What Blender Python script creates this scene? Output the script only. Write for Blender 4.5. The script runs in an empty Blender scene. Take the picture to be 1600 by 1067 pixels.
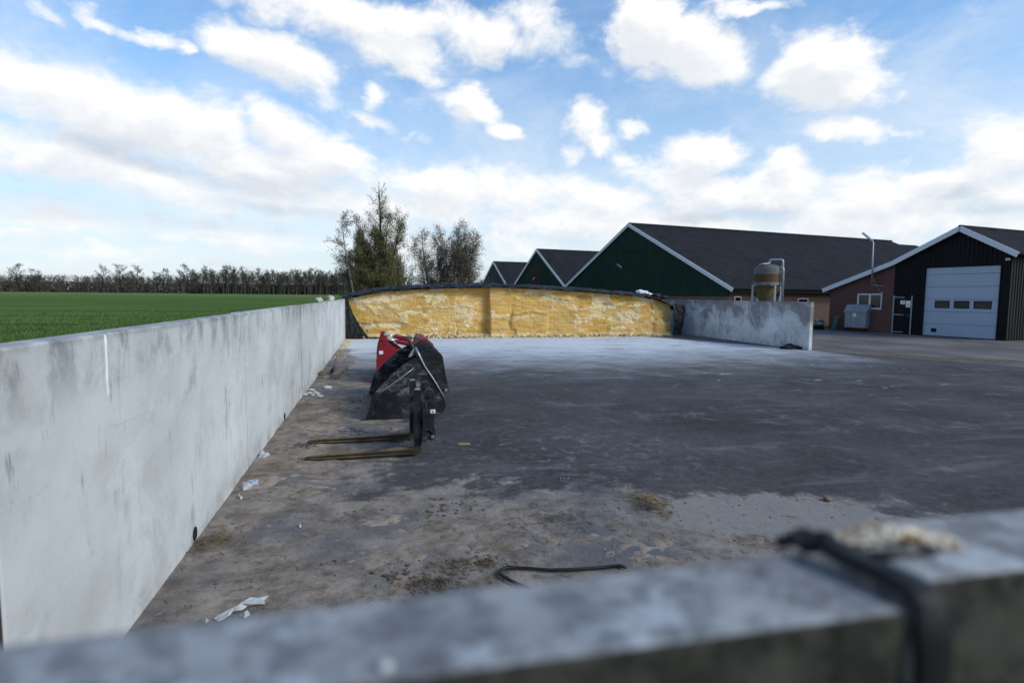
import bpy, bmesh, math, random
import numpy as np
from mathutils import Vector, Matrix, noise as mnoise

SC = bpy.context.scene
COL = SC.collection
PI = math.pi
rad = math.radians

# ------------------------------------------------------------------ camera
CAM_H, YAW, PITCH, ROLL, FPX = 1.95, rad(13.2), rad(4.61), rad(0.5), 889.0
fw = np.array([math.sin(YAW)*math.cos(PITCH), math.cos(YAW)*math.cos(PITCH), -math.sin(PITCH)])
_r0 = np.array([math.cos(YAW), -math.sin(YAW), 0.0])
_u0 = np.cross(_r0, fw)
rt = math.cos(ROLL)*_r0 + math.sin(ROLL)*_u0
up = np.cross(rt, fw)
CP = np.array([0, 0, CAM_H])
def ray(x, y): return fw + rt*(x-800)/FPX - up*(y-533.5)/FPX
def atz(x, y, z=0.0):
    d = ray(x, y); return CP + d*((z-CAM_H)/d[2])
def aty(x, y, Y):
    d = ray(x, y); return CP + d*(Y/d[1])
def atx(x, y, X):
    d = ray(x, y); return CP + d*(X/d[0])

cam = bpy.data.cameras.new('camera'); camo = bpy.data.objects.new('camera', cam); COL.objects.link(camo)
cam.sensor_width = 36; cam.lens = 36*FPX/1600
cam.clip_start = 0.05; cam.clip_end = 6000
m3 = Matrix(((rt[0], up[0], -fw[0]), (rt[1], up[1], -fw[1]), (rt[2], up[2], -fw[2])))
camo.matrix_world = Matrix.Translation(Vector(CP)) @ m3.to_4x4()
cam.dof.use_dof = True; cam.dof.focus_distance = 7.0; cam.dof.aperture_fstop = 1.9
SC.camera = camo
SC.view_settings.view_transform = 'Standard'; SC.view_settings.look = 'None'
SC.view_settings.exposure = 0.0; SC.view_settings.gamma = 1.0

# ------------------------------------------------------------------ node helper
class G:
    def __init__(s, tree): s.t = tree
    def n(s, typ, *ins, **kw):
        nd = s.t.nodes.new('ShaderNode'+typ)
        for k, v in kw.items(): setattr(nd, k, v)
        for i, v in enumerate(ins):
            if v is None: continue
            s.put(nd.inputs[i], v)
        return nd
    def put(s, sock, v):
        if isinstance(v, bpy.types.NodeSocket): s.t.links.new(v, sock)
        else: sock.default_value = v
    def math(s, op, a, b=None, c=None, clamp=False):
        nd = s.n('Math', a, b, c, operation=op); nd.use_clamp = clamp; return nd.outputs[0]
    def vmath(s, op, a, b=None, out=0):
        return s.n('VectorMath', a, b, operation=op).outputs[out]
    def mix(s, f, a, b, blend='MIX'):
        nd = s.n('Mix', data_type='RGBA', blend_type=blend)
        s.put(nd.inputs[0], f); s.put(nd.inputs[6], c4(a)); s.put(nd.inputs[7], c4(b)); return nd.outputs[2]
    def mixf(s, f, a, b):
        nd = s.n('Mix', data_type='FLOAT'); s.put(nd.inputs[0], f); s.put(nd.inputs[2], a); s.put(nd.inputs[3], b); return nd.outputs[0]
    def noise(s, vec, scale, detail=4, rough=.55, dist=0.0, color=False):
        nd = s.n('TexNoise'); s.put(nd.inputs['Vector'], vec); nd.inputs['Scale'].default_value = scale
        nd.inputs['Detail'].default_value = detail; nd.inputs['Roughness'].default_value = rough; nd.inputs['Distortion'].default_value = dist
        return nd.outputs[1 if color else 0]
    def voro(s, vec, scale, feature='F1', out='Distance', rnd=1.0):
        nd = s.n('TexVoronoi', feature=feature); s.put(nd.inputs['Vector'], vec); nd.inputs['Scale'].default_value = scale
        nd.inputs['Randomness'].default_value = rnd
        return nd.outputs[out]
    def ss(s, v, a, b, lo=0.0, hi=1.0):
        nd = s.n('MapRange', v, a, b, lo, hi, interpolation_type='SMOOTHSTEP'); return nd.outputs[0]
    def lin(s, v, a, b, lo=0.0, hi=1.0):
        nd = s.n('MapRange', v, a, b, lo, hi); return nd.outputs[0]
    def scale(s, vec, x, y, z):
        return s.vmath('MULTIPLY', vec, (x, y, z))
    def xyz(s, vec):
        nd = s.n('SeparateXYZ', vec); return nd.outputs
    def obj(s): return s.n('TexCoord').outputs['Object']
    def ell(s, vec, c, r, ang=0.0):
        nd = s.n('Mapping', vec, vector_type='TEXTURE')
        nd.inputs[1].default_value = (c[0], c[1], 0); nd.inputs[2].default_value = (0, 0, ang); nd.inputs[3].default_value = (r[0], r[1], 1)
        return s.vmath('LENGTH', nd.outputs[0], out=1)
def c4(c):
    if isinstance(c, bpy.types.NodeSocket): return c
    if isinstance(c, (int, float)): return (c, c, c, 1)
    return tuple(c) + ((1,) if len(c) == 3 else ())

def material(name, fn):
    m = bpy.data.materials.new(name); m.use_nodes = True
    t = m.node_tree; t.nodes.clear(); g = G(t)
    out = g.n('OutputMaterial'); b = g.n('BsdfPrincipled')
    t.links.new(b.outputs[0], out.inputs[0])
    r = fn(g) or {}
    def put(k, v): g.put(b.inputs[k], v)
    put('Base Color', c4(r.get('col', (.5, .5, .5)))); put('Roughness', r.get('rough', .7)); put('Metallic', r.get('metal', 0.0))
    put('Specular IOR Level', r.get('spec', .35))
    if 'coat' in r: put('Coat Weight', r['coat'])
    if 'bump' in r:
        h, st, dist = r['bump']
        bn = g.n('Bump'); bn.inputs['Strength'].default_value = st; bn.inputs['Distance'].default_value = dist; g.put(bn.inputs['Height'], h)
        put('Normal', bn.outputs[0])
    return m

def simple(name, col, rough=.6, metal=0.0, var=.25, sc=6.0, spec=.35, bump=0.0, dirt=None):
    def fn(g):
        o = g.obj(); n1 = g.noise(o, sc, 5, .6); n2 = g.noise(o, sc*7, 3)
        k = g.lin(n1, .25, .75, 1-var, 1+var)
        c = g.mix(1.0, col, g.n('CombineXYZ', k, k, k).outputs[0], 'MULTIPLY')
        if dirt is not None: c = g.mix(g.ss(g.noise(o, sc*.6, 6, .65), dirt[1], dirt[1]+.18), c, dirt[0])
        d = dict(col=c, rough=g.lin(n2, .2, .8, max(.03, rough-.12), min(1, rough+.12)), metal=metal, spec=spec)
        if bump: d['bump'] = (n2, bump, .01)
        return d
    return material(name, fn)

# ------------------------------------------------------------------ mesh builder
class MB:
    def __init__(s): s.v = []; s.f = []; s.mi = []; s.cur = 0
    def add(s, vs, fs):
        o = len(s.v); s.v += [tuple(map(float, p)) for p in vs]
        for f in fs: s.f.append(tuple(i+o for i in f)); s.mi.append(s.cur)
        return s
    def box(s, c, size, M=None):
        hx, hy, hz = (k/2 for k in size); vs = []
        for z in (-hz, hz):
            for y in (-hy, hy):
                for x in (-hx, hx):
                    p = Vector((x, y, z)); p = (M @ p) if M else p
                    vs.append(p + Vector(c))
        return s.add(vs, [(0,2,3,1),(4,5,7,6),(0,1,5,4),(2,6,7,3),(0,4,6,2),(1,3,7,5)])
    def span(s, a, b):
        return s.box([(p+q)/2 for p, q in zip(a, b)], [abs(q-p) for p, q in zip(a, b)])
    def prism(s, poly, f0, f1):
        """poly 2d points; f0,f1 map (u,v)->3d for the two caps"""
        n = len(poly); vs = [f0(*p) for p in poly] + [f1(*p) for p in poly]
        fs = [tuple(range(n))[::-1], tuple(range(n, 2*n))]
        fs += [(i, (i+1) % n, (i+1) % n + n, i+n) for i in range(n)]
        return s.add(vs, fs)
    def tube(s, path, r, k=8, caps=True):
        P = [Vector(p) for p in path]; n = len(P)
        R = r if isinstance(r, (list, tuple)) else [r]*n
        vs = []; prev = None
        for i in range(n):
            d = (P[min(i+1, n-1)] - P[max(i-1, 0)])
            if d.length < 1e-9: d = Vector((0, 0, 1))
            d.normalize()
            a = prev - d*prev.dot(d) if prev is not None else (Vector((0, 0, 1)) if abs(d.z) < .9 else Vector((1, 0, 0)))
            a = a - d*a.dot(d)
            if a.length < 1e-6: a = d.orthogonal()
            a.normalize(); b = d.cross(a); prev = a
            for j in range(k):
                t = 2*PI*j/k; vs.append(P[i] + (a*math.cos(t) + b*math.sin(t))*R[i])
        fs = [(i*k+j, i*k+(j+1) % k, (i+1)*k+(j+1) % k, (i+1)*k+j) for i in range(n-1) for j in range(k)]
        if caps: fs += [tuple(range(k))[::-1], tuple(range((n-1)*k, n*k))]
        return s.add(vs, fs)
    def lathe(s, prof, c=(0, 0, 0), k=28):
        n = len(prof)
        vs = [(c[0]+r*math.cos(2*PI*j/k), c[1]+r*math.sin(2*PI*j/k), c[2]+z) for r, z in prof for j in range(k)]
        fs = [(i*k+j, i*k+(j+1) % k, (i+1)*k+(j+1) % k, (i+1)*k+j) for i in range(n-1) for j in range(k)]
        fs += [tuple(range(k))[::-1], tuple(range((n-1)*k, n*k))]
        return s.add(vs, fs)
    def grid(s, fn, nu, nv):
        vs = [fn(i/nu, j/nv) for j in range(nv+1) for i in range(nu+1)]
        w = nu+1
        return s.add(vs, [(j*w+i, j*w+i+1, (j+1)*w+i+1, (j+1)*w+i) for j in range(nv) for i in range(nu)])
    def lump(s, c, r, rng, sub=1, flat=.7):
        bm = bmesh.new(); bmesh.ops.create_icosphere(bm, subdivisions=sub, radius=1)
        off = Vector((rng.uniform(0, 99), rng.uniform(0, 99), rng.uniform(0, 99)))
        sx, sy = rng.uniform(.75, 1.3), rng.uniform(.75, 1.3); th = rng.uniform(0, 6.3); ct, st = math.cos(th), math.sin(th)
        vs = []
        for v in bm.verts:
            q = v.co*(1+.45*mnoise.noise(v.co*1.3+off))
            x, y = q.x*sx, q.y*sy
            vs.append((c[0]+r*(x*ct-y*st), c[1]+r*(x*st+y*ct), c[2]+r*flat*q.z))
        fs = [tuple(v.index for v in f.verts) for f in bm.faces]; bm.free()
        return s.add(vs, fs)
    def build(s, name, mat, parent=None, local=False, smooth=False, bevel=0.0, seg=2):
        me = bpy.data.meshes.new(name)
        vs = s.v
        if parent is not None and not local:
            Mi = pm(parent).inverted(); vs = [Mi @ Vector(p) for p in vs]
        me.from_pydata(vs, [], s.f)
        mats = mat if isinstance(mat, (list, tuple)) else [mat]
        for m in mats: me.materials.append(m)
        if len(mats) > 1: me.polygons.foreach_set('material_index', s.mi)
        bm = bmesh.new(); bm.from_mesh(me)
        bmesh.ops.recalc_face_normals(bm, faces=bm.faces)
        bm.to_mesh(me); bm.free()
        if smooth: me.polygons.foreach_set('use_smooth', [True]*len(me.polygons))
        me.update()
        o = bpy.data.objects.new(name, me); COL.objects.link(o)
        if parent is not None: o.parent = parent
        if bevel:
            b = o.modifiers.new('bevel', 'BEVEL'); b.width = bevel; b.segments = seg; b.limit_method = 'ANGLE'; b.angle_limit = rad(40)
        return o
def np_mesh(name, verts, faces, mat, parent=None, smooth=True, attrs=None):
    me = bpy.data.meshes.new(name)
    verts = np.asarray(verts, dtype=np.float32); faces = np.asarray(faces, dtype=np.int32)
    nv, nf, k = len(verts), len(faces), faces.shape[1]
    me.vertices.add(nv); me.vertices.foreach_set('co', verts.ravel())
    me.loops.add(nf*k); me.loops.foreach_set('vertex_index', faces.ravel())
    me.polygons.add(nf); me.polygons.foreach_set('loop_start', np.arange(0, nf*k, k, dtype=np.int32))
    me.polygons.foreach_set('use_smooth', np.full(nf, smooth))
    me.update(calc_edges=True); me.validate()
    for a, vals in (attrs or {}).items():
        at = me.attributes.new(a, 'FLOAT', 'POINT'); at.data.foreach_set('value', np.asarray(vals, dtype=np.float32).ravel())
    me.materials.append(mat)
    o = bpy.data.objects.new(name, me); COL.objects.link(o)
    if parent is not None: o.parent = parent
    return o
def grid_faces(nx, ny):
    i, j = np.meshgrid(np.arange(nx-1), np.arange(ny-1)); a = (j*nx+i).ravel()
    return np.stack([a, a+1, a+nx+1, a+nx], 1)
def pm(o):
    m = Matrix.Translation(o.location) @ Matrix.Rotation(o.rotation_euler.z, 4, 'Z')
    return pm(o.parent) @ m if o.parent else m
def tag(o, label=None, cat=None, group=None, kind=None):
    if label: o['label'] = label
    if cat: o['category'] = cat
    if group: o['group'] = group
    if kind: o['kind'] = kind
    return o
def thing(name, label, cat, loc=(0, 0, 0), rz=0.0, group=None):
    o = bpy.data.objects.new(name, None); COL.objects.link(o); o.location = Vector(loc); o.rotation_euler = (0, 0, rz)
    o.empty_display_size = .2
    return tag(o, label, cat, group)

# numpy value noise
def _hash(ix, iy, seed):
    h = (ix.astype(np.int64)*374761393 + iy.astype(np.int64)*668265263 + seed*1442695041) & 0xffffffff
    h = ((h ^ (h >> 13))*1274126177) & 0xffffffff
    return ((h ^ (h >> 16)) & 0xffffff)/float(0xffffff)
def vnoise(x, y, seed=0):
    ix = np.floor(x); iy = np.floor(y); fx = x-ix; fy = y-iy
    fx = fx*fx*(3-2*fx); fy = fy*fy*(3-2*fy)
    a = _hash(ix, iy, seed); b = _hash(ix+1, iy, seed); c = _hash(ix, iy+1, seed); d = _hash(ix+1, iy+1, seed)
    return (a*(1-fx)+b*fx)*(1-fy) + (c*(1-fx)+d*fx)*fy
def fbm(x, y, seed=0, o=4, g=.5):
    s = 0; a = 1; t = 0
    for k in range(o):
        s = s + a*vnoise(x*2**k + 17.3*k, y*2**k - 9.1*k, seed+k); t += a; a *= g
    return s/t
def sst(x, a, b):
    t = np.clip((x-a)/(b-a), 0, 1); return t*t*(3-2*t)

# ------------------------------------------------------------------ light and sky
SUN = Vector((.66, -.52, .54)).normalized()
el = math.asin(SUN.z); azi = math.atan2(SUN.x, SUN.y)
SUN_E = 2.2
sl = bpy.data.lights.new('sun', 'SUN'); sl.energy = SUN_E; sl.angle = rad(16); sl.color = (1.0, .92, .82)
so = bpy.data.objects.new('sun', sl); COL.objects.link(so)
so.rotation_euler = (-SUN).to_track_quat('-Z', 'Y').to_euler(); so.location = (30, -30, 40)

def azel(x, y):
    d = ray(x, y); d = d/np.linalg.norm(d)
    a = math.atan2(d[0], d[1]) - YAW
    return a, math.asin(d[2])
CLOUDS = [  # centre px, radii px, tilt deg (down to the right), strength
 (60,120,110,45,18,1),(140,165,150,58,20,1.1),(245,195,130,62,22,1.1),(330,215,85,55,22,1),(120,230,190,45,10,.95),(40,215,80,40,5,.8),
 (450,205,75,36,22,1),(510,240,80,40,20,1.1),(400,260,190,45,12,1),(260,285,300,38,8,.9),(90,330,200,30,5,.75),(480,310,200,42,8,.9),
 (50,362,75,10,5,.8),(300,345,200,18,5,.6),(420,85,108,40,20,1.15),(360,55,45,22,15,.9),(480,110,60,35,25,.9),(205,38,85,13,24,.85),(150,20,40,10,24,.6),(288,72,16,11,10,.8),
 (196,90,14,12,0,.55),(75,8,50,12,25,.7),(540,20,210,38,6,1),(620,60,110,36,18,1),(740,55,90,46,15,1),(850,50,60,60,20,.75),(900,105,70,22,10,.6),(660,108,38,22,10,.85),
 (1020,45,75,60,20,1.25),(1085,75,75,55,10,1.2),(1000,15,50,40,0,1),(1150,60,35,30,30,.55),(1180,5,80,12,0,.8),
 (1285,110,90,55,5,1.25),(1350,125,52,38,5,1),(1240,95,45,40,0,.9),(1215,45,25,20,30,.5),(735,155,44,24,12,1.1),(782,197,34,20,20,1.05),(592,143,17,20,0,.8),(585,182,55,17,22,.7),
 (650,163,25,18,0,.45),(660,215,24,8,0,.55),(920,190,38,36,10,1),(935,215,35,28,10,.9),(992,188,26,18,0,.8),(890,240,22,20,20,.7),(990,242,30,18,0,.75),
 (1310,208,58,22,5,1),(1390,200,42,9,0,.65),(1420,242,9,16,0,.55),(1555,235,90,52,-8,1.1),(1470,275,75,30,-15,.95),(1580,290,160,50,0,1),
 (1085,250,75,34,0,1.05),(1110,238,40,26,0,1),(1050,272,80,34,0,1),(1240,262,44,28,0,1),(1245,290,75,34,0,1),(1160,310,170,36,0,1),(1360,300,120,36,0,.95),
 (960,310,120,32,0,.85),(800,300,150,34,4,.85),(680,290,110,32,8,.95),(880,285,50,26,0,.8),(640,330,160,40,0,.85),(980,350,330,42,0,.95),(1380,350,300,48,0,.95),(760,390,260,26,0,.7),(720,258,40,14,0,.5),(560,385,90,9,0,.5),(150,388,220,15,3,.6),(380,372,200,20,3,.7),(300,410,280,9,0,.55),(80,338,150,24,5,.8),(40,415,120,8,0,.5),(480,405,120,10,0,.5)]

world = bpy.data.worlds.new('World'); SC.world = world; world.use_nodes = True
wt = world.node_tree; wt.nodes.clear()
grp = bpy.data.node_groups.new('cloud_density', 'ShaderNodeTree')
grp.interface.new_socket('AzEl', in_out='INPUT', socket_type='NodeSocketVector')
grp.interface.new_socket('Density', in_out='OUTPUT', socket_type='NodeSocketFloat')
gg = G(grp); gi = grp.nodes.new('NodeGroupInput'); go = grp.nodes.new('NodeGroupOutput')
v = gi.outputs[0]
wob = gg.noise(gg.scale(v, 1.0, 1.5, 1.0), 7.0, 5, .60, color=True)
v0 = v
nd_ = gg.n('VectorMath', gg.vmath('SUBTRACT', wob, (.5, .5, .5)), (.13, .085, 0.0), v, operation='MULTIPLY_ADD'); v = nd_.outputs[0]
acc = None
for (x, y, rx, ry, ang, st) in CLOUDS:
    a0, e0 = azel(x, y); t = rad(ang)
    a1, e1 = azel(x+rx*math.cos(t), y+rx*math.sin(t)); a2, e2 = azel(x-ry*math.sin(t), y+ry*math.cos(t))
    vi = v if acc is None else gg.n('VectorMath', acc, (1e-7, 1e-7, 0.0), v, operation='MULTIPLY_ADD').outputs[0]
    L = gg.ell(vi, (a0, e0), (math.hypot(a1-a0, e1-e0), math.hypot(a2-a0, e2-e0)), math.atan2(e1-e0, a1-a0))
    c = gg.ss(L, 1.85, .15, 0.0, st)
    acc = c if acc is None else gg.math('SMOOTH_MAX', acc, c, .12)
xyz = gg.xyz(v0)
sv = gg.scale(v0, 1.0, 1.6, 1.0)
wn = gg.noise(sv, 5.0, 3, .5, color=True)
sv2 = gg.vmath('ADD', sv, gg.vmath('SCALE', gg.vmath('SUBTRACT', wn, (.5, .5, .5))))
sv2.node.inputs[1].links[0].from_node.inputs[3].default_value = .12
f1 = gg.noise(sv2, 11.0, 8, .66)
f2 = gg.noise(sv2, 2.6, 4, .5)
# elsewhere in the sky (outside what the photograph shows) plain broken cloud
out_az = gg.ss(gg.math('ABSOLUTE', xyz[0]), .80, 1.05)
out_el = gg.ss(xyz[1], .55, .75)
outside = gg.math('MAXIMUM', out_az, out_el)
base = gg.math('MULTIPLY', outside, gg.ss(f2, .44, .66, 0.0, .75))
acc = gg.math('MAXIMUM', acc, base)
den = gg.math('ADD', acc, gg.math('MULTIPLY', gg.math('SUBTRACT', f1, .5), 1.55))
grp.links.new(den, go.inputs[0])

w = G(wt)
tc = w.n('TexCoord').outputs['Generated']
dn = w.vmath('NORMALIZE', tc)
s = w.xyz(dn)
cyaw, syaw = math.cos(YAW), math.sin(YAW)
xr = w.math('SUBTRACT', w.math('MULTIPLY', s[0], cyaw), w.math('MULTIPLY', s[1], syaw))
yr = w.math('ADD', w.math('MULTIPLY', s[0], syaw), w.math('MULTIPLY', s[1], cyaw))
az = w.math('ARCTAN2', xr, yr); elv = w.math('ARCSINE', s[2])
ae = w.n('CombineXYZ', az, elv, 0.0).outputs[0]
ae_up = w.n('CombineXYZ', w.math('ADD', az, .012), w.math('ADD', elv, .030), 0.0).outputs[0]
def dens(vec):
    nd = wt.nodes.new('ShaderNodeGroup'); nd.node_tree = grp; wt.links.new(vec, nd.inputs[0]); return nd.outputs[0]
d0 = dens(ae); d1 = dens(ae_up)
alpha = w.ss(d0, .26, .95)
wv = w.n('VectorMath', w.vmath('SUBTRACT', w.noise(w.scale(ae, 1, 2.2, 1), 6.0, 6, .62, color=True), (.5, .5, .5)), (.12, .06, 0.0), ae, operation='MULTIPLY_ADD').outputs[0]
sky = w.n('TexSky', sky_type='NISHITA', sun_disc=False, sun_elevation=el, sun_rotation=azi, altitude=0.0, air_density=1.0, dust_density=1.2, ozone_density=1.6)
SKYGAIN = (1.18, 1.86, 2.25)
blue = w.mix(1.0, sky.outputs[0], SKYGAIN, 'MULTIPLY')
# thin bright haze low over the horizon
hz = w.ss(elv, .50, .04)
blue = w.mix(w.math('MULTIPLY', hz, .66), blue, (7.6, 8.15, 8.8))
darkb = None
for (x, y, rx, ry, ang) in ((130, 322, 260, 20, 9), (310, 348, 270, 15, 7), (470, 335, 130, 15, 6), (60, 300, 120, 16, 8), (230, 250, 160, 14, 14), (1560, 320, 90, 16, -4), (1480, 300, 60, 12, 0), (1130, 335, 140, 12, 0)):
    a0, e0 = azel(x, y); t = rad(ang); a1, e1 = azel(x+rx*math.cos(t), y+rx*math.sin(t)); a2, e2 = azel(x-ry*math.sin(t), y+ry*math.cos(t))
    L = w.ss(w.ell(wv, (a0, e0), (math.hypot(a1-a0, e1-e0), math.hypot(a2-a0, e2-e0)), math.atan2(e1-e0, a1-a0)), 1.6, .2)
    darkb = L if darkb is None else w.math('MAXIMUM', darkb, L)
shade = w.ss(w.math('SUBTRACT', d1, w.math('MULTIPLY', d0, .25)), .25, 1.05)
lownoise = w.ss(w.noise(w.scale(ae, 1.2, 5.0, 1.0), 3.0, 5, .55), .40, .68)
lowleft = w.math('MULTIPLY', w.ss(elv, .26, .08), w.ss(az, -.05, -.40))
dark = w.math('ADD', w.math('MULTIPLY', shade, .45), w.math('MAXIMUM', w.math('MULTIPLY', w.math('MULTIPLY', lownoise, .5), lowleft), w.math('MULTIPLY', darkb, .42)), clamp=True)
ccol = w.mix(dark, (10.4, 10.4, 10.4), (5.2, 6.1, 7.3))
ccol = w.mix(w.ss(s[1], .25, -.35), ccol, (5.5, 5.4, 5.3))
veil = w.math('MULTIPLY', w.ss(w.noise(w.scale(ae, 1.0, 1.7, 1.0), 3.6, 8, .66, .35), .36, .74, 0.0, .62), w.ss(elv, .62, .18))
blue = w.mix(veil, blue, (9.3, 9.6, 10.0))
skyc = w.mix(alpha, blue, ccol)
# below the horizon plain earth-grey
skyc = w.mix(w.ss(elv, -.01, -.05), skyc, (1.2, 1.2, 1.1))
bg = w.n('Background', skyc, .1); wo = w.n('OutputWorld'); wt.links.new(bg.outputs[0], wo.inputs[0])
world.cycles.sampling_method = 'MANUAL'; world.cycles.sample_map_resolution = 512

SC.cycles.max_bounces = 5; SC.cycles.diffuse_bounces = 3; SC.cycles.glossy_bounces = 2; SC.cycles.transmission_bounces = 2
SC.cycles.use_adaptive_sampling = True
# ------------------------------------------------------------------ materials
def concrete(name, tint=(.44, .45, .455), blot=.5, topdirt=1.0, seed=0.0, streak=1.0, zt=1.73, algae_shade=0.0, mould=0.0):
    def fn(g):
        o = g.vmath('ADD', g.obj(), (seed, seed*.7, 0.0)); z = g.xyz(g.obj())[2]
        big = g.noise(g.scale(o, .55, .55, .8), 1.0, 6, .6)
        st = g.noise(g.scale(o, 5.0, 5.0, .9), 1.0, 6, .62, .3)
        fine = g.noise(o, 60, 3, .6)
        pock = g.voro(o, 26.0)
        k = g.math('ADD', g.lin(big, .3, .7, .78, 1.12), g.math('MULTIPLY', g.math('SUBTRACT', st, .5), .10*streak))
        k = g.math('ADD', k, g.math('MULTIPLY', g.math('SUBTRACT', fine, .5), .12))
        c = g.mix(1.0, tint, g.n('CombineXYZ', k, k, k).outputs[0], 'MULTIPLY')
        warm = g.ss(g.noise(o, 1.7, 4, .6), .50, .72)
        c = g.mix(g.math('MULTIPLY', warm, .35), c, (.40, .365, .31))
        # water streaks and black mould, heavier along the top edge
        mb = g.noise(g.scale(o, 1.9, 1.9, 1.3), 1.0, 9, .70, .5)
        mk = g.math('MULTIPLY', g.ss(mb, .62-.12*blot, .80-.08*blot), .18+.5*blot)
        c = g.mix(mk, c, (.105, .098, .10))
        tz = g.ss(z, zt-.42, zt-.02)
        tn_ = g.noise(g.scale(o, 4.5, 4.5, 2.0), 1.0, 8, .72, .4); tm = g.math('MULTIPLY', g.math('MULTIPLY', tz, g.ss(tn_, .44, .64)), .72*topdirt)
        c = g.mix(tm, c, (.13, .12, .125))
        te = g.math('MULTIPLY', g.ss(z, zt-.05, zt-.005), g.ss(g.noise(o, 4, 4, .6), .35, .6))
        c = g.mix(g.math('MULTIPLY', te, .5*topdirt), c, (.12, .11, .11))
        if mould:
            pm_ = g.math('MULTIPLY', g.ss(g.math('ADD', g.noise(g.scale(o, .75, .75, .75), 1, 7, .68, .5), g.math('MULTIPLY', z, .16)), .60, .80), .85*mould)
            c = g.mix(pm_, c, g.mix(st, (.10, .092, .095), (.24, .23, .23)))
        # mud splash along the foot
        ft = g.math('MULTIPLY', g.ss(z, .34, .0), g.ss(g.noise(o, 3.3, 5, .65), .40, .70))
        c = g.mix(g.math('MULTIPLY', ft, .55), c, (.21, .175, .15))
        hs = g.math('MULTIPLY', g.ss(g.noise(g.scale(o, 22, 22, 2.6), 1, 5, .7), .54, .66), g.ss(g.noise(o, 1.1, 5, .6), .50, .62))
        c = g.mix(g.math('MULTIPLY', hs, .75), c, (.15, .135, .145))
        wp = g.ss(g.noise(g.scale(o, .8, .8, 1.6), 1.0, 7, .66, .4), .52, .60); c = g.mix(g.math('MULTIPLY', wp, .30*(0 if algae_shade else 1)), c, (.66, .67, .68))
        sc_ = g.n('Mapping', o, vector_type='POINT'); sc_.inputs[2].default_value = (rad(38), 0, 0); sc_.inputs[3].default_value = (1, .25, 9.0)
        ln_ = g.math('MULTIPLY', g.ss(g.math('ABSOLUTE', g.math('SUBTRACT', g.noise(sc_.outputs[0], 1.0, 3, .5), .5)), .006, .002), g.ss(g.noise(o, .8, 3), .50, .60)); c = g.mix(g.math('MULTIPLY', ln_, .16), c, (.25, .25, .26))
        if algae_shade:
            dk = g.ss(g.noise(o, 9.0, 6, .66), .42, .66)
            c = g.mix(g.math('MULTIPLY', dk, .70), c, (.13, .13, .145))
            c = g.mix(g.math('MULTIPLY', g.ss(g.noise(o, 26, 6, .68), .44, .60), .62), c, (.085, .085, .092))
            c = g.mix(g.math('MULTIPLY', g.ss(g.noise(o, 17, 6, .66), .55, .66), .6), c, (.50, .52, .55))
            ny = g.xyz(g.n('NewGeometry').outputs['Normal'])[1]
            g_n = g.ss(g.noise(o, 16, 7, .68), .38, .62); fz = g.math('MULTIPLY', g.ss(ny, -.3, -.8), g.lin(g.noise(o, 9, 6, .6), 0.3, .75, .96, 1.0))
            c = g.mix(g.math('MULTIPLY', fz, algae_shade), c, g.mix(g_n, (.012, .0115, .008), (.060, .055, .043)))  # camera-facing side: algae tone, deepened with shade put into the colour
        h = g.math('SUBTRACT', fine, g.math('MULTIPLY', g.ss(pock, .18, .05), .6))
        return dict(col=c, rough=.85, spec=.08, bump=(h, .35, .004))
    return material(name, fn)

M = {}
M['conc_left'] = concrete('weathered concrete', (.565, .565, .56), blot=.60, topdirt=.9)
M['conc_right'] = concrete('mouldy concrete', (.64, .645, .65), blot=1.0, topdirt=1.3, mould=1.0, seed=31.0, zt=1.80)
M['conc_near'] = concrete('near concrete', (.36, .36, .365), blot=.6, topdirt=0.0, seed=11.0, algae_shade=1.0)
M['sealant'] = simple('white sealant', (.75, .76, .77), .5, var=.1)
M['black_sheet'] = None
def sheet(g):
    o = g.obj(); n = g.noise(o, 9, 6, .6); d = g.ss(g.noise(o, 3, 6, .65), .55, .8)
    c = g.mix(g.math('MULTIPLY', d, .5), (.008, .008, .009), (.05, .047, .045))
    return dict(col=c, rough=g.lin(n, .3, .7, .42, .62), spec=.28, bump=(g.noise(o, 22, 5, .6), .5, .02))
M['black_sheet'] = material('black plastic sheet', sheet)
M['rubber'] = simple('black rubber', (.0065, .0065, .007), .6, var=.3, spec=.25)
M['white_sheet'] = simple('white plastic', (.72, .76, .78), .4, var=.2, dirt=((.3, .3, .3), .6))

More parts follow.
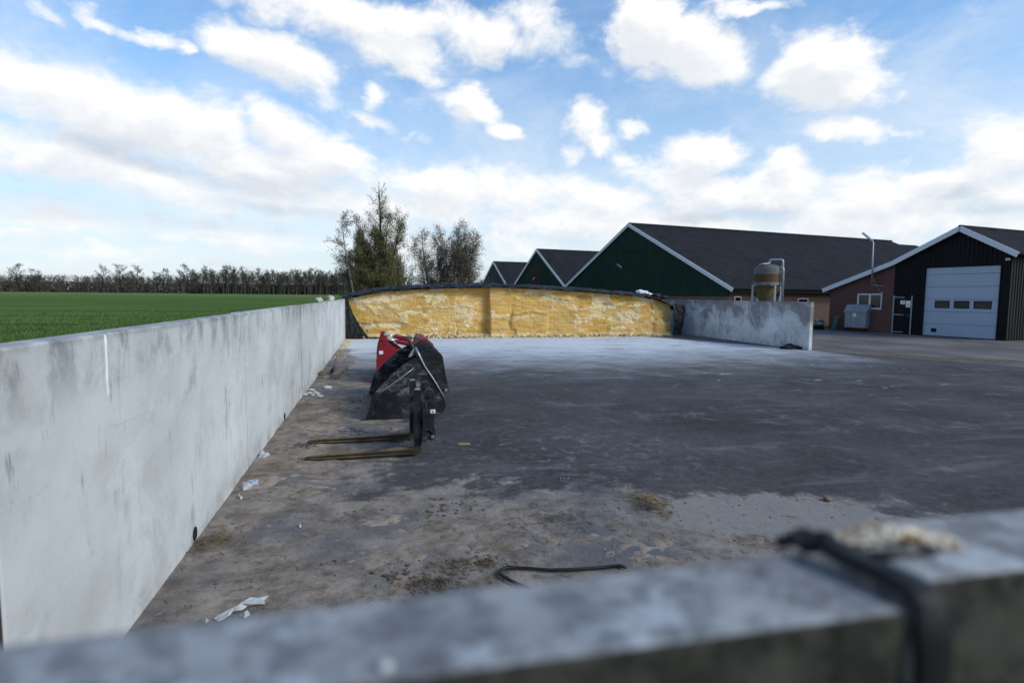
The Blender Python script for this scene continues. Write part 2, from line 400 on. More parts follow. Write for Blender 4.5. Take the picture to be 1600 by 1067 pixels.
def pave(g):
    o = g.obj(); p = g.xyz(o); X, Y = p[0], p[1]
    flat = g.n('CombineXYZ', X, Y, 0.0).outputs[0]
    wob = g.noise(flat, .9, 6, .62)
    wob2 = g.noise(flat, 3.5, 6, .65)
    fine = g.noise(flat, 60, 5, .75); mid = g.noise(flat, 9, 8, .70, .2); big = g.noise(flat, .45, 7, .66, .4)
    # worn dark asphalt
    spk = g.ss(g.voro(flat, 70), .10, .30)
    k = g.math('ADD', g.lin(big, .32, .68, .62, 1.30), g.math('MULTIPLY', g.math('SUBTRACT', mid, .5), 1.7))
    k = g.math('ADD', k, g.math('MULTIPLY', g.math('SUBTRACT', fine, .5), 1.6))
    asp = g.mix(1.0, (.066, .061, .062), g.n('CombineXYZ', k, k, k).outputs[0], 'MULTIPLY')
    asp = g.mix(g.math('MULTIPLY', g.math('SUBTRACT', 1.0, spk), .22), asp, (.14, .14, .145))
    # tyre-dragged pale smears
    rot = g.n('Mapping', flat, vector_type='POINT'); rot.inputs[2].default_value = (0, 0, rad(-24)); rot.inputs[3].default_value = (.35, 1.9, 1)
    sm = g.noise(rot.outputs[0], 1.2, 7, .66, .3)
    asp = g.mix(g.math('MULTIPLY', g.ss(sm, .52, .72), .40), asp, (.18, .18, .185))
    iso = g.noise(flat, 1.5, 9, .72, .8); asp = g.mix(g.math('MULTIPLY', g.ss(iso, .54, .66), .38), asp, (.205, .20, .20)); asp = g.mix(g.math('MULTIPLY', g.ss(iso, .42, .34), .45), asp, (.034, .033, .038))
    scuff = g.math('MULTIPLY', g.ss(g.ell(flat, (2.2, 6.6), (2.6, 2.0)), 1.1, .3), g.ss(g.noise(flat, 5.5, 8, .70, .6), .52, .66))
    asp = g.mix(g.math('MULTIPLY', scuff, .55), asp, (.22, .225, .24))
    # pale residue in front of the feed face
    dist = g.math('SUBTRACT', 26.2, Y)
    fan = g.math('ADD', dist, g.math('MULTIPLY', g.math('SUBTRACT', wob, .5), 7.0))
    fan = g.math('ADD', fan, g.math('MULTIPLY', g.math('ABSOLUTE', g.math('SUBTRACT', X, 7.0)), .16))
    res = g.math('MULTIPLY', g.ss(fan, 15.0, 4.0), g.ss(g.math('ADD', sm, g.math('MULTIPLY', g.math('SUBTRACT', wob2, .5), .5)), .20, .50))
    far_r = g.math('MULTIPLY', g.ss(fan, 16.0, 7.0), g.ss(g.noise(g.scale(flat, .55, 1.5, 1), 1.6, 7, .68, .3), .46, .70))
    res = g.math('MAXIMUM', res, g.math('MULTIPLY', far_r, .65))
    inside = g.math('MULTIPLY', g.ss(X, 16.2, 15.4), g.ss(X, -1.8, -1.2))
    res = g.math('MULTIPLY', res, inside)
    c = g.mix(g.math('MULTIPLY', res, .86), asp, g.mix(mid, (.60, .615, .64), (.78, .79, .81)))
    # dropped white feed lime spots
    vs = g.voro(g.vmath('ADD', flat, g.vmath('SCALE', g.noise(flat, 3, 3, color=True))), .95)
    sp_area = g.math('MAXIMUM', g.ss(g.ell(flat, (11.0, 13.0), (5.5, 4.5), rad(-12)), 1.0, .45), g.ss(g.ell(flat, (9, 18.5), (8, 3.0)), 1.0, .5))
    spots = g.math('MULTIPLY', g.ss(vs, .13, .075), g.math('MULTIPLY', sp_area, g.ss(mid, .42, .55)))
    c = g.mix(g.math('MULTIPLY', spots, .85), c, (.62, .64, .68))
    # dry sandy dirt film
    e1 = g.math('SUBTRACT', 1.0, g.ell(flat, (-1.5, 9.0), (2.0, 7.6)))
    e2 = g.math('SUBTRACT', 1.0, g.ell(flat, (-.1, 3.1), (3.9, 2.9), rad(6)))
    e3 = g.math('SUBTRACT', 1.0, g.ell(flat, (2.5, 3.8), (2.7, 1.15), rad(2)))
    e4 = g.math('MULTIPLY', g.math('SUBTRACT', 1.0, g.ell(flat, (-1.4, 16), (.9, 6))), .8)
    dm = g.math('MAXIMUM', g.math('MAXIMUM', e1, e2), g.math('MAXIMUM', e3, e4))
    dm = g.math('ADD', dm, g.math('MULTIPLY', g.math('SUBTRACT', wob, .5), .9))
    dm = g.math('ADD', dm, g.math('MULTIPLY', g.math('SUBTRACT', wob2, .5), .75))
    dmask = g.ss(dm, .02, .20)
    dcol = g.mix(g.ss(g.math('ADD', g.math('MULTIPLY', wob2, .6), g.math('MULTIPLY', mid, .4)), .36, .62), (.115, .090, .073), (.320, .272, .232))
    dcol = g.mix(g.ss(g.noise(flat, .8, 5, .6), .45, .65), dcol, (.130, .125, .130))
    dcol = g.mix(g.math('MULTIPLY', g.ss(mid, .50, .72), .65), dcol, (.060, .052, .046))
    kf = g.lin(fine, .2, .8, .62, 1.38); dcol = g.mix(1.0, dcol, g.n('CombineXYZ', kf, kf, kf).outputs[0], 'MULTIPLY')
    c = g.mix(g.math('MULTIPLY', dmask, .93), c, dcol)
    # pale dried patch with a sharp edge at the right of the dirt
    pp = g.math('ADD', g.math('SUBTRACT', 1.0, g.ell(flat, (3.42, 4.30), (1.30, .50), rad(-14))), g.math('MULTIPLY', g.math('SUBTRACT', g.noise(flat, 2.0, 8, .66, .5), .5), 2.6))
    c = g.mix(g.math('MULTIPLY', g.ss(pp, .10, .19), .85), c, g.mix(mid, (.18, .163, .150), (.29, .268, .25)))
    # the yard beyond the clamp is paler, browner paving
    yl = g.math('SUBTRACT', X, g.math('ADD', 15.85, g.math('MULTIPLY', g.math('SUBTRACT', 18.0, Y), .42)))
    yl = g.math('ADD', yl, g.math('MULTIPLY', g.math('SUBTRACT', wob2, .5), .9))
    ym = g.ss(yl, -.12, .28)
    ys = g.noise(g.scale(flat, .5, .22, 1), 1.4, 7, .66)
    ycol = g.mix(g.ss(ys, .33, .68), (.098, .086, .084), (.19, .168, .16))
    ycol = g.mix(1.0, ycol, g.n('CombineXYZ', kf, kf, kf).outputs[0], 'MULTIPLY')
    c = g.mix(ym, c, ycol)
    h = g.math('ADD', g.math('MULTIPLY', fine, .5), g.math('ADD', g.math('MULTIPLY', mid, .7), g.math('MULTIPLY', g.math('MULTIPLY', dmask, wob2), 2.0)))
    return dict(col=c, rough=g.mixf(res, .8, .9), spec=.10, bump=(h, .7, .014))
M['pave'] = material('farmyard paving', pave)

def dirtm(g):
    o = g.obj(); fine = g.noise(o, 80, 4, .65); mid = g.noise(o, 9, 6, .62); big = g.noise(o, 1.6, 5, .6)
    c = g.mix(g.ss(big, .32, .66), (.150, .113, .088), (.320, .262, .212))
    c = g.mix(g.math('MULTIPLY', g.ss(mid, .48, .70), .6), c, (.062, .052, .044))
    k = g.lin(fine, .2, .8, .6, 1.4); c = g.mix(1.0, c, g.n('CombineXYZ', k, k, k).outputs[0], 'MULTIPLY')
    return dict(col=c, rough=.95, spec=.05, bump=(fine, .8, .008))
M['dirt'] = material('dry sandy dirt', dirtm)

def fieldm(g):
    o = g.obj(); p = g.xyz(o)
    rows = g.n('Mapping', o, vector_type='POINT'); rows.inputs[2].default_value = (0, 0, rad(13)); rows.inputs[3].default_value = (.02, 1.0, 1)
    tr = g.noise(rows.outputs[0], .35, 5, .6); tr2 = g.noise(rows.outputs[0], 2.2, 4, .65)
    ty = g.xyz(rows.outputs[0])[1]; tl = g.math('ABSOLUTE', g.math('SUBTRACT', g.math('FRACT', g.math('DIVIDE', ty, 11.0)), .5)); tram = g.math('MAXIMUM', g.ss(g.math('ABSOLUTE', g.math('SUBTRACT', tl, .09)), .040, .022), 0.0)
    patch = g.noise(o, .05, 5, .6); fine = g.noise(o, 7, 5, .7)
    c = g.mix(g.ss(patch, .3, .7), (.078, .128, .036), (.114, .176, .050))
    c = g.mix(g.math('MULTIPLY', g.ss(tr, .52, .64), .7), c, (.026, .050, .018))
    c = g.mix(g.math('MULTIPLY', g.ss(tr2, .5, .75), .35), c, (.10, .165, .045))
    c = g.mix(g.math('MULTIPLY', g.ss(fine, .52, .78), .55), c, (.030, .050, .020))
    c = g.mix(g.math('MULTIPLY', tram, .65), c, (.040, .060, .024))
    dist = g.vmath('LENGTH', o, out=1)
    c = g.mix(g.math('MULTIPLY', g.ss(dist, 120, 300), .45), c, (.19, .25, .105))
    return dict(col=c, rough=1.0, spec=.0, bump=(g.math('ADD', fine, tr2), .6, .05))
M['field'] = material('young green crop', fieldm)

# ------------------------------------------------------------------ setting: field and paving
def field_z(x, y):
    r = math.hypot(x, y)
    return -.012 + 1.46*min(max((r-40)/276, 0), 1) + .0004*max(r-316, 0)
def ring_field():
    b = MB(); R = [0, 6, 15, 30, 40, 60, 90, 130, 180, 240, 316, 400, 520, 800, 1400, 2600]; K = 96
    vs = [(0, 0, -.012)] + [(r*math.cos(2*PI*j/K), r*math.sin(2*PI*j/K), field_z(r, 0)) for r in R[1:] for j in range(K)]
    fs = [(0, 1+j, 1+(j+1) % K) for j in range(K)]
    for i in range(len(R)-2):
        fs += [(1+i*K+j, 1+(i+1)*K+j, 1+(i+1)*K+(j+1) % K, 1+i*K+(j+1) % K) for j in range(K)]
    return b.add(vs, fs)
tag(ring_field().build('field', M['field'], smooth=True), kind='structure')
pv = MB(); pv.add([(-1.5, -30, 0), (75, -30, 0), (75, 47, 0), (-1.5, 47, 0)], [(0, 1, 2, 3)])
tag(pv.build('pavement', M['pave']), kind='structure')

# ------------------------------------------------------------------ clamp walls
def wallpanel(b, x0, x1, y0, y1, z1): b.span((x0, y0, -.35), (x1, y1, z1))
lw = thing('concrete_wall', 'long pale concrete retaining wall between the green field and the clamp floor', 'wall', (-1.5, 12, 0))
ys = [2.49, 6.72, 11.36, 15.48, 19.64, 23.9, 28.2, 32.5, 36.5]
prev = .30
for i, y in enumerate(ys[:-1]):
    b = MB(); b.span((-1.565, y-.0135, -.3), (-1.4345, y+.0135, 1.718)); b.build('joint_seal', simple('joint seal', (.03, .03, .032), .9) if i == 0 else bpy.data.materials['joint seal'], lw)
for i, y in enumerate(ys):
    b = MB(); dz = [0, 0, .006, -.004, .004, -.006, 0, .004, 0][i]; dx = [0, .002, -.004, .003, 0, .005, 0, 0, 0][i]
    nn = 1
    b.span((-1.575+dx, prev+.014, -.35), (-1.43+dx, y-.014, 1.73+dz))
    b.build('panel', M['conc_left'], lw, bevel=.012)
    prev = y
# the drain openings at the foot of the wall are dark recess pipes set proud of the face
for y in (4.80, 9.24):
    b = MB(); pr = [(.05, 0), (.062, 0), (.062, .05), (.05, .05)]
    k = 18; vs = []
    for (r, xx) in ((.042, .004), (.031, .006), (.031, -.02)):
        vs += [(-1.43+xx, y+r*math.cos(2*PI*j/k)*1.35, .060+r*math.sin(2*PI*j/k)*1.35) for j in range(k)]
    fs = [(i*k+j, i*k+(j+1) % k, (i+1)*k+(j+1) % k, (i+1)*k+j) for i in range(2) for j in range(k)]
    b.add(vs, fs)
    b.add([(-1.43+.003, y+.033*math.cos(2*PI*j/k)*1.35, .060+.033*math.sin(2*PI*j/k)*1.35) for j in range(k)], [tuple(range(k))])
    b.build('drain_hole', simple('dark drain', (.012, .011, .010), .9, var=.2), lw)
rng = random.Random(3)
b = MB()
pth = [(-1.427, 3.452+.004*rng.uniform(-1, 1), z) for z in np.linspace(1.722, 1.37, 9)]
b.tube(pth, [.005, .008, .006, .007, .005, .007, .005, .006, .003], 6)
b.build('sealant', M['sealant'], lw, smooth=True)
b = MB(); b.tube([(-1.4295, 3.63+.02*i/8+rng.uniform(-.004, .004), 1.70-.085*i) for i in range(9)], .0014, 4)
b.build('crack', simple('crack dark', (.10, .10, .10), .9), lw)

rw = thing('concrete_wall', 'mould-stained concrete wall behind the right end of the silage, ending in the yard', 'wall', (15.8, 22, 0))
prev = 18.229
for i, y in enumerate((23.4, 28.4, 36.5)):
    b = MB(); b.span((15.75, prev+.008, -.35), (15.90, y-.008, 1.80+(.0, .006, 0)[i])); b.build('panel', M['conc_right'], rw, bevel=.012); prev = y

nw = thing('concrete_wall', 'blurred concrete wall top in the foreground with a dark front face and a joint', 'wall', (0, .36, 0))
def slab(pts, z0, z1): 
    b = MB(); b.prism(pts, lambda u, v: (u, v, z0), lambda u, v: (u, v, z1)); return b
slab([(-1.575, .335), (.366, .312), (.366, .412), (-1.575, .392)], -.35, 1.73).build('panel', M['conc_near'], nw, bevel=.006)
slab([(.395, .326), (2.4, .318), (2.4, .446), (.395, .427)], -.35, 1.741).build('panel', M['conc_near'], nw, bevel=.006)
b = MB(); b.lump((.002, .327, 1.732), .0035, random.Random(5), 2, .6)
tag(b.build('pebble', simple('pale pebble', (.6, .58, .54), .7), smooth=True), 'tiny pale pebble lying on the blurred foreground wall top', 'pebble')

# black sealing strip in the joint, crumpled at the far side
rub = thing('sealing_strip', 'black rubber strip hanging from the joint of the foreground wall', 'sealing strip', (.38, .33, 0))
b = MB(); rng = random.Random(8)
path = [(.30, 1.742), (.3045, 1.70), (.3055, 1.5), (.306, 1.2)]
top = [(.352, .405, 1.744), (.360, .385, 1.747), (.366, .362, 1.7445), (.377, .338, 1.7425), (.381, .318, 1.7405), (.3815, .3085, 1.732), (.3815, .305, 1.70), (.382, .304, 1.6), (.382, .304, 1.30), (.382, .304, .6)]
wd = [.009, .012, .014, .0155, .0160, .0160, .0160, .0160, .0155, .0155]
vs = []
for (x, y, z), ww in zip(top, wd):
    for a in (-1, -.35, .35, 1):
        vs.append((x+a*ww, y+rng.uniform(-.0006, .0006), z+(.0028 if abs(a) < .5 else 0)+rng.uniform(-.0008, .0008)))
    for a in (1, -1):
        vs.append((x+a*ww, y+.0025, z-.003))
n = len(top); K = 6
b.add(vs, [(i*K+j, i*K+(j+1) % K, (i+1)*K+(j+1) % K, (i+1)*K+j) for i in range(n-1) for j in range(K)] + [(0, 1, 2, 3, 4, 5), tuple((n-1)*K+j for j in range(K))])
b.build('strip', M['rubber'], rub, smooth=True)
b = MB()
for c, r in (((.345, .404, 1.744), .011), ((.336, .409, 1.741), .008), ((.356, .403, 1.746), .012), ((.364, .394, 1.748), .011), ((.352, .393, 1.742), .009)):
    b.lump(c, r, rng, 2, .6)
b.build('folded_end', M['black_sheet'], rub, smooth=True)

def crumbm(g):
    o = g.obj(); n = g.voro(o, 60, out='Color'); v = g.n('SeparateColor', n).outputs[0]
    c = g.mix(v, (.38, .22, .10), (.78, .70, .58)); return dict(col=c, rough=.85, spec=.2)
M['crumb'] = material('spilled feed crumbs', crumbm)
b = MB(); rng = random.Random(21)
for i in range(330):
    t = rng.random(); x = .388+.088*t+rng.gauss(0, .006); y = .408-.03*t*rng.random()-.02*rng.random()
    hmax = .010*math.exp(-((x-.425)/.028)**2)
    b.lump((x, y, 1.7425+max(0, rng.random()*hmax)), rng.uniform(.0016, .0042), rng, 1, .75)
tag(b.build('feed_crumbs', M['crumb'], smooth=True), 'small heap of pale feed crumbs on the foreground wall beside the black strip', 'crumbs', kind='stuff')
b = MB()
b.tube([(.386, .370, 1.742), (.402, .364, 1.743), (.425, .362, 1.741)], [.003, .0045, .002], 6)
b.tube([(.428, .363, 1.741), (.440, .362, 1.742), (.452, .365, 1.741)], [.002, .0042, .002], 6)
tag(b.build('twig', simple('wet dark twig', (.012, .010, .009), .7), smooth=True), 'dark wet twig lying in front of the feed crumbs on the foreground wall', 'twig')

# ------------------------------------------------------------------ silage heap
TX = np.array([-1.42, -.59, .24, 1.64, 3.08, 5.16, 7.63, 9.23, 10.88, 12.57, 13.61, 14.36, 15.0, 15.7])
TZ = np.array([1.71, 1.92, 2.09, 2.19, 2.27, 2.32, 2.26, 2.19, 2.08, 1.97, 1.79, 1.50, 1.1, .9])
def topz(x): return np.interp(x, TX, TZ)
def silm(g):
    o = g.obj(); cr = g.n('Attribute', attribute_name='crumble').outputs['Fac']
    st = g.noise(g.scale(o, 1.2, 1.0, 9.0), 1.0, 6, .65); fine = g.noise(o, 38, 5, .75); mid = g.noise(o, 4.0, 6, .65); grit = g.voro(o, 42, out='Color'); gr = g.n('SeparateColor', grit).outputs[0]
    c = g.mix(g.ss(st, .32, .68), (.56, .305, .066), (.75, .445, .125))
    c = g.mix(g.math('MULTIPLY', g.ss(mid, .56, .74), .5), c, (.30, .17, .045))
    c = g.mix(g.math('MULTIPLY', g.ss(gr, .45, .95), .40), c, (.68, .50, .22))
    bl = g.n('Attribute', attribute_name='block').outputs['Fac']; kb = g.lin(bl, 0, 1, .86, 1.10); c = g.mix(1.0, c, g.n('CombineXYZ', kb, kb, g.lin(bl, 0, 1, .76, 1.25)).outputs[0], 'MULTIPLY')
    c = g.mix(g.math('MULTIPLY', g.ss(cr, .12, .62), .92), c, g.mix(gr, (.66, .48, .24), (.86, .72, .47)))
    c = g.mix(g.math('MULTIPLY', g.ss(g.noise(g.scale(o, .8, 1, 2.2), 1.3, 6, .65), .58, .72), .45), c, (.62, .49, .27))
    k = g.lin(fine, .2, .8, .7, 1.3); c = g.mix(1.0, c, g.n('CombineXYZ', k, k, k).outputs[0], 'MULTIPLY')
    xx = g.xyz(o)[0]
    big_ = g.noise(g.scale(o, .55, 1, 1.3), 1.0, 5, .6); c = g.mix(g.math('MULTIPLY', g.ss(big_, .48, .66), .5), c, (.66, .46, .22))
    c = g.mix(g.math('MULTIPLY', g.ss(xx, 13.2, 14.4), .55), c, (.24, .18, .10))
    return dict(col=c, rough=.9, spec=.12, bump=(g.math('ADD', fine, g.math('MULTIPLY', gr, .7)), .8, .03))
M['silage'] = material('golden maize silage', silm)
NX, NZ = 760, 120
u, v = np.meshgrid(np.linspace(0, 1, NX), np.linspace(0, 1, NZ))
def left_x(z): return -.80 - .60*np.clip(z/1.72, 0, 1)**.9
xr_ = 14.34
xx = left_x(v*1.72)*(1-u) + xr_*u
zz = v*topz(xx)
wx = xx + .55*(fbm(xx*1.5, zz*1.9, 3, 6, .6)-.5); wz = zz + .5*(fbm(xx*1.4+9, zz*2.2, 4, 6, .62)-.5)
# block cuts: random columns and ledges with ragged borders
rel = np.zeros_like(xx)
col_edges = [-2, .95, 2.2, 3.55, 5.0, 6.05, 7.9, 9.35, 10.1, 11.1, 12.3, 13.4, 15]
rs = np.random.RandomState(12)
crumb = np.zeros_like(xx); blk = np.zeros_like(xx)
for i in range(len(col_edges)-1):
    m = (wx >= col_edges[i]) & (wx < col_edges[i+1])
    led = np.sort(rs.uniform(.25, 1.95, 3)); dep = rs.uniform(-.055, .055, 4)
    idx = np.searchsorted(led, wz)
    rel = np.where(m, dep[idx], rel); blk = np.where(m, rs.uniform(0, 1, 4)[idx], blk)
    for L in led:
        crumb = np.where(m, np.maximum(crumb, np.exp(-((wz-L+.06)/.10)**2)*rs.uniform(.2, 1.0)), crumb)
for _ in range(5):
    rel = (rel + np.roll(rel, 1, 0) + np.roll(rel, -1, 0) + np.roll(rel, 1, 1) + np.roll(rel, -1, 1) + np.roll(rel, 2, 1) + np.roll(rel, -2, 1))/7
for i, ce in enumerate(col_edges[1:-1]):
    sd_ = 1 if i % 2 else -1
    crumb = np.maximum(crumb, np.exp(-((wx-ce-.07*sd_)/.06)**2)*sst(fbm(zz*2.3+i*5, xx*0, 91), .38, .55)*.9)
rel = rel + .20*(fbm(xx*.5, zz*.7, 7)-.5) + .18*(fbm(xx*1.6, zz*2.6, 70, 6, .62)-.5)
rel = rel - .24*sst(xx, 3.3, 5.05)**1.5*(xx+.12*(fbm(zz*3, zz*0, 9)-.5) < 5.02) + .16*sst(xx, 5.02, 5.06)*(1-sst(xx, 5.2, 7.0))
rel = rel - .13*np.exp(-((wx-6.05-.05*np.sin(zz*6))/.12)**2)*sst(zz, 1.55, 1.1)
rel = rel - .20*np.exp(-((xx-10.85)/.28)**2-((zz-1.55)/.10)**2)
rel = rel - .10*np.exp(-((xx-13.3+.2*(zz-1.4))/.05)**2)*sst(zz, 1.2, 1.4)
lumps = fbm(xx*5, zz*6, 21, 4, .6)
patch = sst(fbm(xx*.75+3, zz*2.2, 33, 6, .66), .53, .68)
crumb = np.clip(np.maximum(crumb*sst(fbm(xx*1.6, zz*3.5, 44), .40, .56), patch*.9) , 0, 1)
crumb = np.maximum(crumb, sst(zz, .30, .03)*sst(fbm(xx*2, zz*5, 55), .30, .5))
rel = rel + crumb*(lumps-.42)*.16
comb = np.sin(2*PI*xx/.17)*sst(fbm(xx*.6+40, zz*1.5, 66), .46, .60)*(1-crumb)
rel = rel + .002*comb
rel = rel + .14*sst(zz, .28, 0)*fbm(xx*3, zz*0, 77) + .03*(fbm(xx*14, zz*14, 88)-.5)
yy = 26.0 - rel + .10*zz
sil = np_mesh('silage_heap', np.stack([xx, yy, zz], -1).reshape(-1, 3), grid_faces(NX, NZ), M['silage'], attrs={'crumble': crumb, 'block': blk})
tag(sil, 'golden maize silage heap with a straight cut face across the back of the clamp', 'silage heap')
# body of the heap behind the cut face
b = MB()
def body(uu, vv):
    x = -1.40 + uu*(14.34+1.40); return (x, 26.12+vv*9.5, float(topz(x))*(1-sst(np.array(vv), .55, 1.0)*.97) - .02)
b.grid(body, 60, 16)
b.build('heap_top', M['silage'], sil, smooth=True)
# loose crumbs at the foot of the face
b = MB(); rng = random.Random(31)
for i in range(1500):
    x = rng.uniform(-.7, 14.2); 
    if 1.0 < x < 3.6 and rng.random() < .5: pass
    elif rng.random() < .35: continue
    hh = .24 if 1.2 < x < 3.6 else .12
    y = 25.95-abs(rng.gauss(0, .16)); r = rng.uniform(.015, .06)*(1.3 if 1.2 < x < 3.6 else 1)
    b.lump((x, y, r*.4+max(0, hh*rng.random()*(1-(25.95-y)/.35))), r, rng, 1, .75)
def cr2(g):
    o = g.obj(); v = g.n('SeparateColor', g.voro(o, 9, out='Color')).outputs[0]
    return dict(col=g.mix(v, (.40, .24, .07), (.80, .66, .42)), rough=.9, spec=.12, bump=(g.noise(o, 40, 4), .8, .02))
M['crumb2'] = material('loose silage crumbs', cr2)
tag(b.build('silage_crumbs', M['crumb2'], smooth=False), 'loose silage crumbs fallen along the foot of the golden cut face', 'crumbs', kind='stuff')
b = MB()
for i in range(260):
    x = rng.uniform(-1.40, -.75); y = rng.uniform(21, 26) if rng.random() < .8 else rng.uniform(17, 21)
    b.lump((min(x, -1.38+.35*rng.random()), y, .008), rng.uniform(.008, .03), rng, 1, .6)
tag(b.build('silage_crumbs', M['crumb2']), 'scattered yellow crumbs along the foot of the long left wall', 'crumbs', kind='stuff')

# black cover sheet
NXc, NYc = 420, 120
u, v = np.meshgrid(np.linspace(0, 1, NXc), np.linspace(0, 1, NYc))
xc = -1.50 + u*(14.95+1.50); yc = 25.86 + (v**1.5)*10.6 + .10*(fbm(u*40, v*0, 5)-.5)
rise = sst(yc, 25.95, 27.2)*.13 + .03
zc = np.interp(xc, TX, TZ) + rise
fall = 1-sst(yc, 31.5, 36.4); zc = zc*fall + .03
wr = 1-np.abs(fbm(xc*1.6, yc*1.9, 15, 5, .6)-.5)*2
zc = zc + (wr-.75)*.17*fall + (fbm(xc*5, yc*5, 18, 4)-.5)*.05
wl = sst(xc, -1.0, -1.5); zc = np.where(xc < -1.38, np.maximum(zc, 1.80), zc) + .05*sst(xc, -.4, -1.4)
edge = sst(v, .03, 0); zc = zc - edge*.05
zr = sst(xc, 14.3, 14.95); zc = zc - .03*zr
cov = np_mesh('cover_sheet', np.stack([xc, yc, zc], -1).reshape(-1, 3), grid_faces(NXc, NYc), M['black_sheet'])
so_ = cov.modifiers.new('thickness', 'SOLIDIFY'); so_.thickness = .012
tag(cov, 'wrinkled black plastic cover sheet over the top of the golden silage heap', 'cover sheet')
def flap(name, label, lower, upper, n=40, m=46, seed=1, dep=.10, yoff=25.80):
    u, v = np.meshgrid(np.linspace(0, 1, n), np.linspace(0, 1, m))
    l0, l1, u0, u1 = lower[0], lower[1], upper[0], upper[1]
    xb = l0[0]*(1-u)+l1[0]*u; zb = l0[1]*(1-u)+l1[1]*u; xt = u0[0]*(1-u)+u1[0]*u; zt = u0[1]*(1-u)+u1[1]*u
    e = v**1.6
    x = xt*(1-v)+xb*v; x = np.where(True, xt*(1-e)+xb*e, x); z = zt*(1-v)+zb*v
    y = yoff + dep*(1-np.abs(fbm(x*4, z*1.6, seed, 4)-.5)*2.2) - .10*v*v
    x = x + .05*(fbm(u*6, v*5, seed+3)-.5)*(u > .05)
    o = np_mesh(name, np.stack([x, y, z], -1).reshape(-1, 3), grid_faces(n, m), M['black_sheet'])
    sd = o.modifiers.new('thickness', 'SOLIDIFY'); sd.thickness = .01
    return tag(o, label, 'plastic sheet')
flap('side_sheet', 'black plastic sheet hanging down between the left wall and the silage', ((-1.40, .01), (-.42, .02)), ((-1.42, 1.86), (-1.30, 1.86)), seed=3)
flap('side_sheet', 'black plastic sheet bunched at the right end of the silage by the stained wall', ((14.30, .12), (14.72, .08)), ((14.28, 1.62), (14.98, 1.56)), seed=9, yoff=25.75, m=46)
b = MB(); rng = random.Random(4)
for i in range(26):
    t = i/25; b.lump((-1.25+1.35*t+rng.uniform(-.03, .03), 25.62-.05*math.sin(t*9), .035+.05*rng.random()*(1-t*.6)), rng.uniform(.06, .12)*(1-.5*t), rng, 2, .55)
tag(b.build('sheet_edge', M['black_sheet'], smooth=True), 'rolled black sheet edge lying on the floor at the left foot of the silage', 'plastic sheet')
b = MB()
for i in range(22):
    t = i/21; b.lump((15.05+.66*t, 18.72+.08*math.sin(i*2.1), .04+.10*math.sin(t*PI)*rng.random()), rng.uniform(.07, .13), rng, 2, .65)
tag(b.build('plastic_bundle', M['black_sheet'], smooth=True), 'crumpled black plastic bundle lying at the foot of the stained right wall', 'plastic bundle')
# weights and bags on the cover
b = MB(); rng = random.Random(14)
for i in range(9):
    t = i/8; b.lump((12.70+.85*t, 26.55, 2.19-.17*t+.04*math.sin(t*3)), rng.uniform(.10, .15)*(1.1-.4*t), rng, 3, .75)
tag(b.build('plastic_bag', M['white_sheet'], smooth=True), 'crumpled white plastic bag lying on the black cover sheet', 'bag')
for x, y, z, lab in ((13.62, 26.35, 2.02, 'dark sandbag on the cover beside the white bag'), (13.98, 26.25, 1.93, 'dark sandbag at the right end of the cover, lower than the other')):
    b = MB(); b.lump((x, y, z), .17, rng, 3, .55); b.lump((x+.12, y, z+.02), .11, rng, 2, .6)
    tag(b.build('sandbag', M['black_sheet'], smooth=True), lab, 'sandbag')
for y, s, lab in ((15.48, 1.0, 'pale stone lying on the long left wall, nearer of two'), (19.3, 1.3, 'pale stone lying on the long left wall, nearer the silage')):
    b = MB(); b.lump((-1.50, y, 1.73+.06*s), .085*s, rng, 2, .9); b.lump((-1.48, y-.14*s, 1.765), .05*s, rng, 2, .8)
    tag(b.build('stone', simple('pale stone', (.52, .47, .38), .85, bump=.4), smooth=True), lab, 'stone')
# ------------------------------------------------------------------ buildings
BR = rad(9.4)
def clad(name, col, var=.2):
    def fn(g):
        o = g.obj(); n = g.noise(g.scale(o, 2.5, 2.5, .4), 1.0, 5, .6); f = g.noise(o, 25, 3)
        k = g.math('ADD', g.lin(n, .3, .7, 1-var, 1+var), g.math('MULTIPLY', g.math('SUBTRACT', f, .5), .15))
        c = g.mix(1.0, col, g.n('CombineXYZ', k, k, k).outputs[0], 'MULTIPLY')
        c = g.mix(g.math('MULTIPLY', g.ss(g.noise(g.scale(o, 5, 5, .5), 1, 6, .65), .58, .8), .3), c, tuple(min(1, q*2.2+.01) for q in col))
        return dict(col=c, rough=.65, spec=.14)
    return material(name, fn)
def roofm(g):
    o = g.obj(); p = g.xyz(o)
    sheet_ = g.n('TexBrick'); sheet_.offset = .0
    n = g.noise(o, 1.3, 6, .65); f = g.noise(o, 14, 5, .7); cells = g.n('SeparateColor', g.voro(g.scale(o, .9, .5, .0), 1.0, out='Color', rnd=.2)).outputs[0]
    c = g.mix(g.ss(n, .3, .7), (.013, .013, .016), (.025, .0245, .028))
    c = g.mix(g.math('MULTIPLY', cells, .35), c, (.032, .031, .037))
    c = g.mix(g.math('MULTIPLY', g.ss(f, .58, .78), .5), c, (.045, .046, .050))
    lap = g.math('FRACT', g.math('MULTIPLY', p[1], .62)); le = g.ss(lap, .05, .0)
    c = g.mix(g.math('MULTIPLY', le, .5), c, (.010, .010, .011))
    wv = g.math('SINE', g.math('MULTIPLY', p[0], 2*PI/.177))
    return dict(col=c, rough=.85, spec=.07, bump=(g.math('ADD', wv, g.math('MULTIPLY', f, .6)), .5, .03))
M['roof'] = material('dark fibre cement roofing', roofm)
M['green'] = clad('dark green cladding', (.011, .030, .020))
M['greyclad'] = clad('grey cladding', (.050, .053, .062))
M['blackclad'] = clad('black cladding', (.0075, .0075, .0095))
M['white'] = simple('white painted board', (.60, .61, .64), .5, var=.08)
